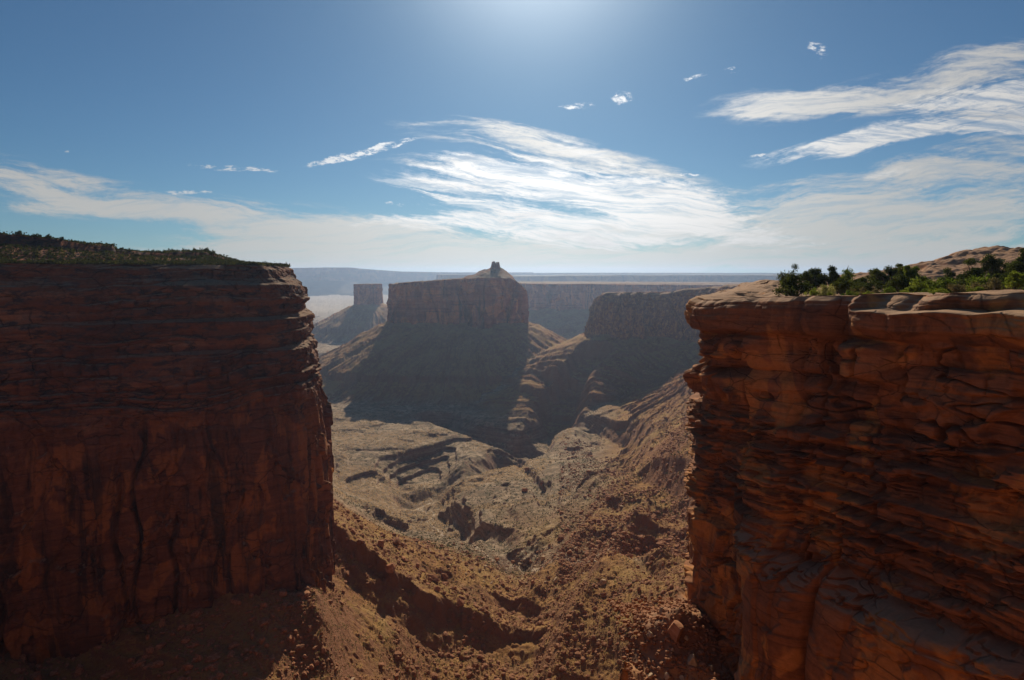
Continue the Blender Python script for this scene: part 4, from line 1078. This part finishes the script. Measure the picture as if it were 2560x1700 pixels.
# medium boulders: two slopes, sampled in directions the picture shows
def scatter(n, srange, yrange, seed, keep):
    r = np.random.default_rng(seed); out = []
    s_ = r.uniform(*srange, n * 6); y_ = np.exp(r.uniform(math.log(yrange[0]), math.log(yrange[1]), n * 6))
    x_ = s_ * y_; z_, tal, pln, dw = terrain(x_, y_)
    m_ = keep(x_, y_, z_, s_, tal, dw, r)
    return x_[m_][:n], y_[m_][:n], z_[m_][:n]
x, y, z = scatter(95, (-.36, .2), (232, 470), 401, lambda x, y, z, s, t, d, r: (fbm(x / 40, y / 40, o=2, seed=402) > -.15))
for a, b, c_ in zip(x, y, z):
    boulder((a, b, c_ + .1), min(3.2, .9 + rng.pareto(2.6) * .7), random.randrange(12), random.choice((M_bred, M_bred, M_btan)), 'red boulder lying on the sunlit left talus slope', 'boulders on the left talus')
x, y, z = scatter(100, (.13, .31), (380, 900), 403, lambda x, y, z, s, t, d, r: (fbm(x / 50, y / 50, o=2, seed=404) > -.15))
for a, b, c_ in zip(x, y, z):
    boulder((a, b, c_ + .1), min(4.0, 1.3 + rng.pareto(2.4) * .9), random.randrange(12), M_bred, 'red boulder strewn over the right talus slope', 'boulders on the right talus')
# boulders heaped on the ledge under the right cliff
sh = [(21.3, 74.5, 2.1), (22.6, 71.5, 1.5), (19.2, 70.5, 1.0), (20.4, 67.5, 1.3), (18.2, 66.0, 1.1), (22.8, 67.2, 1.2), (24.5, 69.0, .9), (17.0, 63.5, 1.2), (20.0, 64.0, 1.0), (23.5, 64.3, 1.2), (25.5, 66.0, .9),
      (21.8, 62.0, .9), (18.8, 61.0, 1.0), (24.0, 60.5, .8), (20.5, 78.5, 1.2), (23.0, 78.0, 1.1), (18.2, 75.5, .8), (17.2, 71.0, .7), (16.6, 67.8, .8), (21.0, 70.0, .7)]
sl = ['largest lit boulder at the top of the ledge heap', 'flat pale slab tilted on the ledge heap'] + ['boulder in the sunlit heap on the ledge under the right cliff'] * 40
for i, (a, b, r_) in enumerate(sh):
    r_ *= .8
    boulder((a, b, near_z(SHELF_CAP, a, b) + r_ * .15), r_, (i * 5) % 12, M_btan if i % 3 else M_bred, sl[i], 'boulders on the rock ledge')
for i in range(50):
    a = random.uniform(15.5, 27); b = random.uniform(57, 82)
    boulder((a, b, near_z(SHELF_CAP, a, b) + .1), random.uniform(.18, .55), random.randrange(12), random.choice((M_btan, M_bred, M_bred)), 'small stone on the ledge under the right cliff', 'small stones on the rock ledge')

# ledge stones too many to count
# uncountable rubble: small stones as one mesh
def rubble(name, x, y, z, rad, mat, label, seed):
    r = np.random.default_rng(seed); n = len(x)
    protos = [rock_shape(0, 500 + k, 4) for k in range(8)]; Vs = []; Fs = []; b = 0
    for k, (v, f) in enumerate(protos):
        idx = np.arange(k, n, 8); m_ = len(idx)
        an = r.uniform(0, 6.28, m_); ca, sa = np.cos(an), np.sin(an)
        st = r.uniform(.6, 1.4, (m_, 3)) * rad[idx][:, None]
        p = v[None] * st[:, None, :]
        px = p[..., 0] * ca[:, None] - p[..., 1] * sa[:, None]; py = p[..., 0] * sa[:, None] + p[..., 1] * ca[:, None]
        Vs.append(np.stack([px + x[idx][:, None], py + y[idx][:, None], p[..., 2] + z[idx][:, None] + .15 * rad[idx][:, None]], -1).reshape(-1, 3))
        Fs.append((f[None] + (np.arange(m_) * len(v))[:, None, None]).reshape(-1, 3) + b); b += m_ * len(v)
    return stuff(make_mesh(name, np.concatenate(Vs), np.concatenate(Fs), mat, False), label)
x, y, z = scatter(34000, (-.40, .34), (226, 560), 411, lambda x, y, z, s, t, d, r: fbm(x / 25, y / 25, o=3, seed=412) + .5 * r.random(len(x)) > .1)
rubble('rubble', x, y, z, .22 + np.minimum(rng.pareto(2.1, len(x)) * .30, 2.2), M_bred, 'loose red stones littering the near talus', 413)
ax_ = rng.uniform(14.5, 30, 2400); ay_ = rng.uniform(55, 88, 2400); az_ = np.array([near_z(SHELF_CAP, p, q) for p, q in zip(ax_, ay_)])
rubble('rubble', ax_, ay_, az_, rng.uniform(.12, .42, 2400), M_bred, 'small loose stones on the ledge under the right cliff', 431)
x, y, z = scatter(16000, (.08, .34), (420, 1050), 415, lambda x, y, z, s, t, d, r: fbm(x / 35, y / 35, o=3, seed=416) + .5 * r.random(len(x)) > .12)
rubble('rubble', x, y, z, .5 + np.minimum(rng.pareto(2.6, len(x)) * .5, 2.6), M_bred, 'loose red stones littering the right talus', 417)
x, y, z = scatter(5000, (-.3, .2), (420, 900), 418, lambda x, y, z, s, t, d, r: (np.abs(d) < 16) | (r.random(len(x)) < .12))
rubble('rubble', x, y, z, .4 + np.minimum(rng.pareto(2.6, len(x)) * .4, 1.8), M_btan, 'pale stones along the dry wash', 419)
x, y, z = scatter(9000, (-.95, -.34), (170, 300), 433, lambda x, y, z, s, t, d, r: fbm(x / 20, y / 20, o=3, seed=434) + .5 * r.random(len(x)) > .1)
rubble('rubble', x, y, z, .25 + np.minimum(rng.pareto(2.2, len(x)) * .35, 2.4), M_bred, 'dark shaded rubble below the left cliff', 435)
# grass tufts and scrub of the benches and slopes
x, y, z = scatter(20000, (-.36, .1), (700, 1320), 421, lambda x, y, z, s, t, d, r: (t < .2) & (fbm(x / 110, y / 110, o=3, seed=422) + .15 * r.random(len(x)) > .08))
tufts('dry_grass', np.stack([x, y, z], -1), rng.uniform(.6, 1.3, len(x)), L_straw, 3, 'dry straw-coloured grass tufts on the tan benches', leafs=.5)
x, y, z = scatter(8000, (-.3, .3), (480, 1250), 423, lambda x, y, z, s, t, d, r: (t < .3) & (fbm(x / 60, y / 60, o=3, seed=424) > -.1))
tufts('scrub', np.stack([x, y, z], -1), rng.uniform(.6, 1.4, len(x)), L_scrub, 5, 'dark low scrub dotted over the valley floor', leafs=.4)
x, y, z = scatter(10000, (-.4, .3), (228, 520), 425, lambda x, y, z, s, t, d, r: fbm(x / 30, y / 30, o=3, seed=426) + .4 * r.random(len(x)) > .1)
tufts('scrub', np.stack([x, y, z], -1), rng.uniform(.25, .8, len(x)), L_grey, 5, 'yellowish low brush on the near talus', leafs=.4)

# ------------------------------------------------------------------ labels that single out each scattered thing by its neighbours
def to_px(o):
    x, y, z = o.location; d = y * CP - z * SP
    return 512 + F * x / d, 340 - F * (y * SP + z * CP) / d
ORD = ['closest', 'second closest', 'third closest', 'fourth closest', 'fifth closest', 'sixth closest', 'seventh closest', 'eighth closest', 'ninth closest', 'tenth closest', 'eleventh closest', 'twelfth closest', 'thirteenth closest', 'fourteenth closest', 'fifteenth closest', 'sixteenth closest', 'seventeenth closest', 'eighteenth closest', 'nineteenth closest', 'twentieth closest', 'twenty-first closest', 'twenty-second closest']
def single_out(group, noun, landmarks, sizes):
    obs = [o for o in bpy.data.objects if o.get('group') == group and (o['label'].startswith(('red boulder', 'small stone', 'dark bush scattered', 'boulder in the sunlit')))]
    rows = {}
    for o in obs:
        px, py = to_px(o)
        nm, lx, ly = min(landmarks, key=lambda l: (l[1] - px) ** 2 + (l[2] - py) ** 2)
        dx, dy = px - lx, py - ly
        dr = ('right of' if dx > 0 else 'left of') if abs(dx) > abs(dy) else ('below' if dy > 0 else 'above')
        sz = sizes[0] if o.scale[0] < sizes[2] else sizes[1]
        c_ = ''
        if noun != 'bush': c_ = 'tan ' if 'tan' in (o.data.materials[0].name) else 'red '
        else: c_ = 'dark '
        rows.setdefault((sz, c_, dr, nm), []).append((math.hypot(dx, dy), o))
    for (sz, c_, dr, nm), l in rows.items():
        l.sort(key=lambda t: t[0])
        for i, (_, o) in enumerate(l):
            o['label'] = f'{sz} {c_}{noun}, {ORD[min(i, 21)]} {dr} {nm}'
def cpx(x, y): return (800 + x / 2.4853) * .4, (950 + y / 2.4853) * .4
LMK = [(n, *cpx(x, y)) for n, x, y in [('the crest boulder pair', 425, 1005), ('the square red boulder', 445, 1165), ('the pointed talus boulder', 712, 1225), ('the broad lower talus boulder', 868, 1370),
       ('the lone bottom boulder', 1112, 1455), ('the rounded pale wash boulder', 1462, 1240), ('the rounded red boulder', 1682, 1160), ('the tan-topped dark boulder', 1757, 1252), ('the huge square block', 2105, 1500),
       ('the foot of the left cliff', 0, 1000), ('the left bottom corner slope', 60, 1500), ('the right talus top', 2250, 400), ('the middle of the right talus', 2100, 800), ('the end of the red ridge', 1385, 1110), ('the bend of the wash', 1762, 1330)]]
single_out('boulders on the left talus', 'boulder', LMK, ('small', 'large', 1.3))
single_out('boulders on the right talus', 'slope rock', LMK, ('small', 'large', 1.9))
k_ = .43371
LH = [('the first skyline bush', 48 * k_, 236), ('the skyline bush pair', 92 * k_, 238), ('the skyline rock ledge', 250 * k_, 247), ('the dip in the skyline', 400 * k_, 254), ('the bushy knoll', 465 * k_, 254), ('the rim corner bush', 600 * k_, 266), ('the left picture edge', 6, 252), ('the rim under the ledge', 250 * k_, 262)]
single_out('bushes on the left hillside', 'bush', LH, ('small', 'large', 1.2))
LS = [('the top of the heap', 676, 590), ('the tilted slab', 690, 612), ('the left brink of the ledge', 652, 640), ('the bottom picture edge', 690, 672)]
single_out('small stones on the rock ledge', 'stone', LS, ('tiny', 'small', .33))
single_out('boulders on the rock ledge', 'boulder', LS, ('small', 'large', .65))

# ------------------------------------------------------------------ haze
hm, hnt = new_mat('haze_air'); T = NT(hnt)
pv = T.n('ShaderNodeVolumePrincipled')
pv.inputs['Color'].default_value = (.49, .66, .97, 1)
pv.inputs['Density'].default_value = .64e-4
pv.inputs['Anisotropy'].default_value = .62
o_ = T.n('ShaderNodeOutputMaterial'); hnt.links.new(pv.outputs[0], o_.inputs['Volume'])
lo = np.array((-24000., -400., -420.)); hi = np.array((24000., 16000., 135.))
hv = np.array([(x, y, z) for x in (lo[0], hi[0]) for y in (lo[1], hi[1]) for z in (lo[2], hi[2])])
hf = np.array([(0, 1, 3, 2), (4, 6, 7, 5), (0, 4, 5, 1), (2, 3, 7, 6), (0, 2, 6, 4), (1, 5, 7, 3)])
hz = make_mesh('haze', hv, hf, hm, False); hz['kind'] = 'stuff'; hz['label'] = 'blue haze in the air over the canyon'
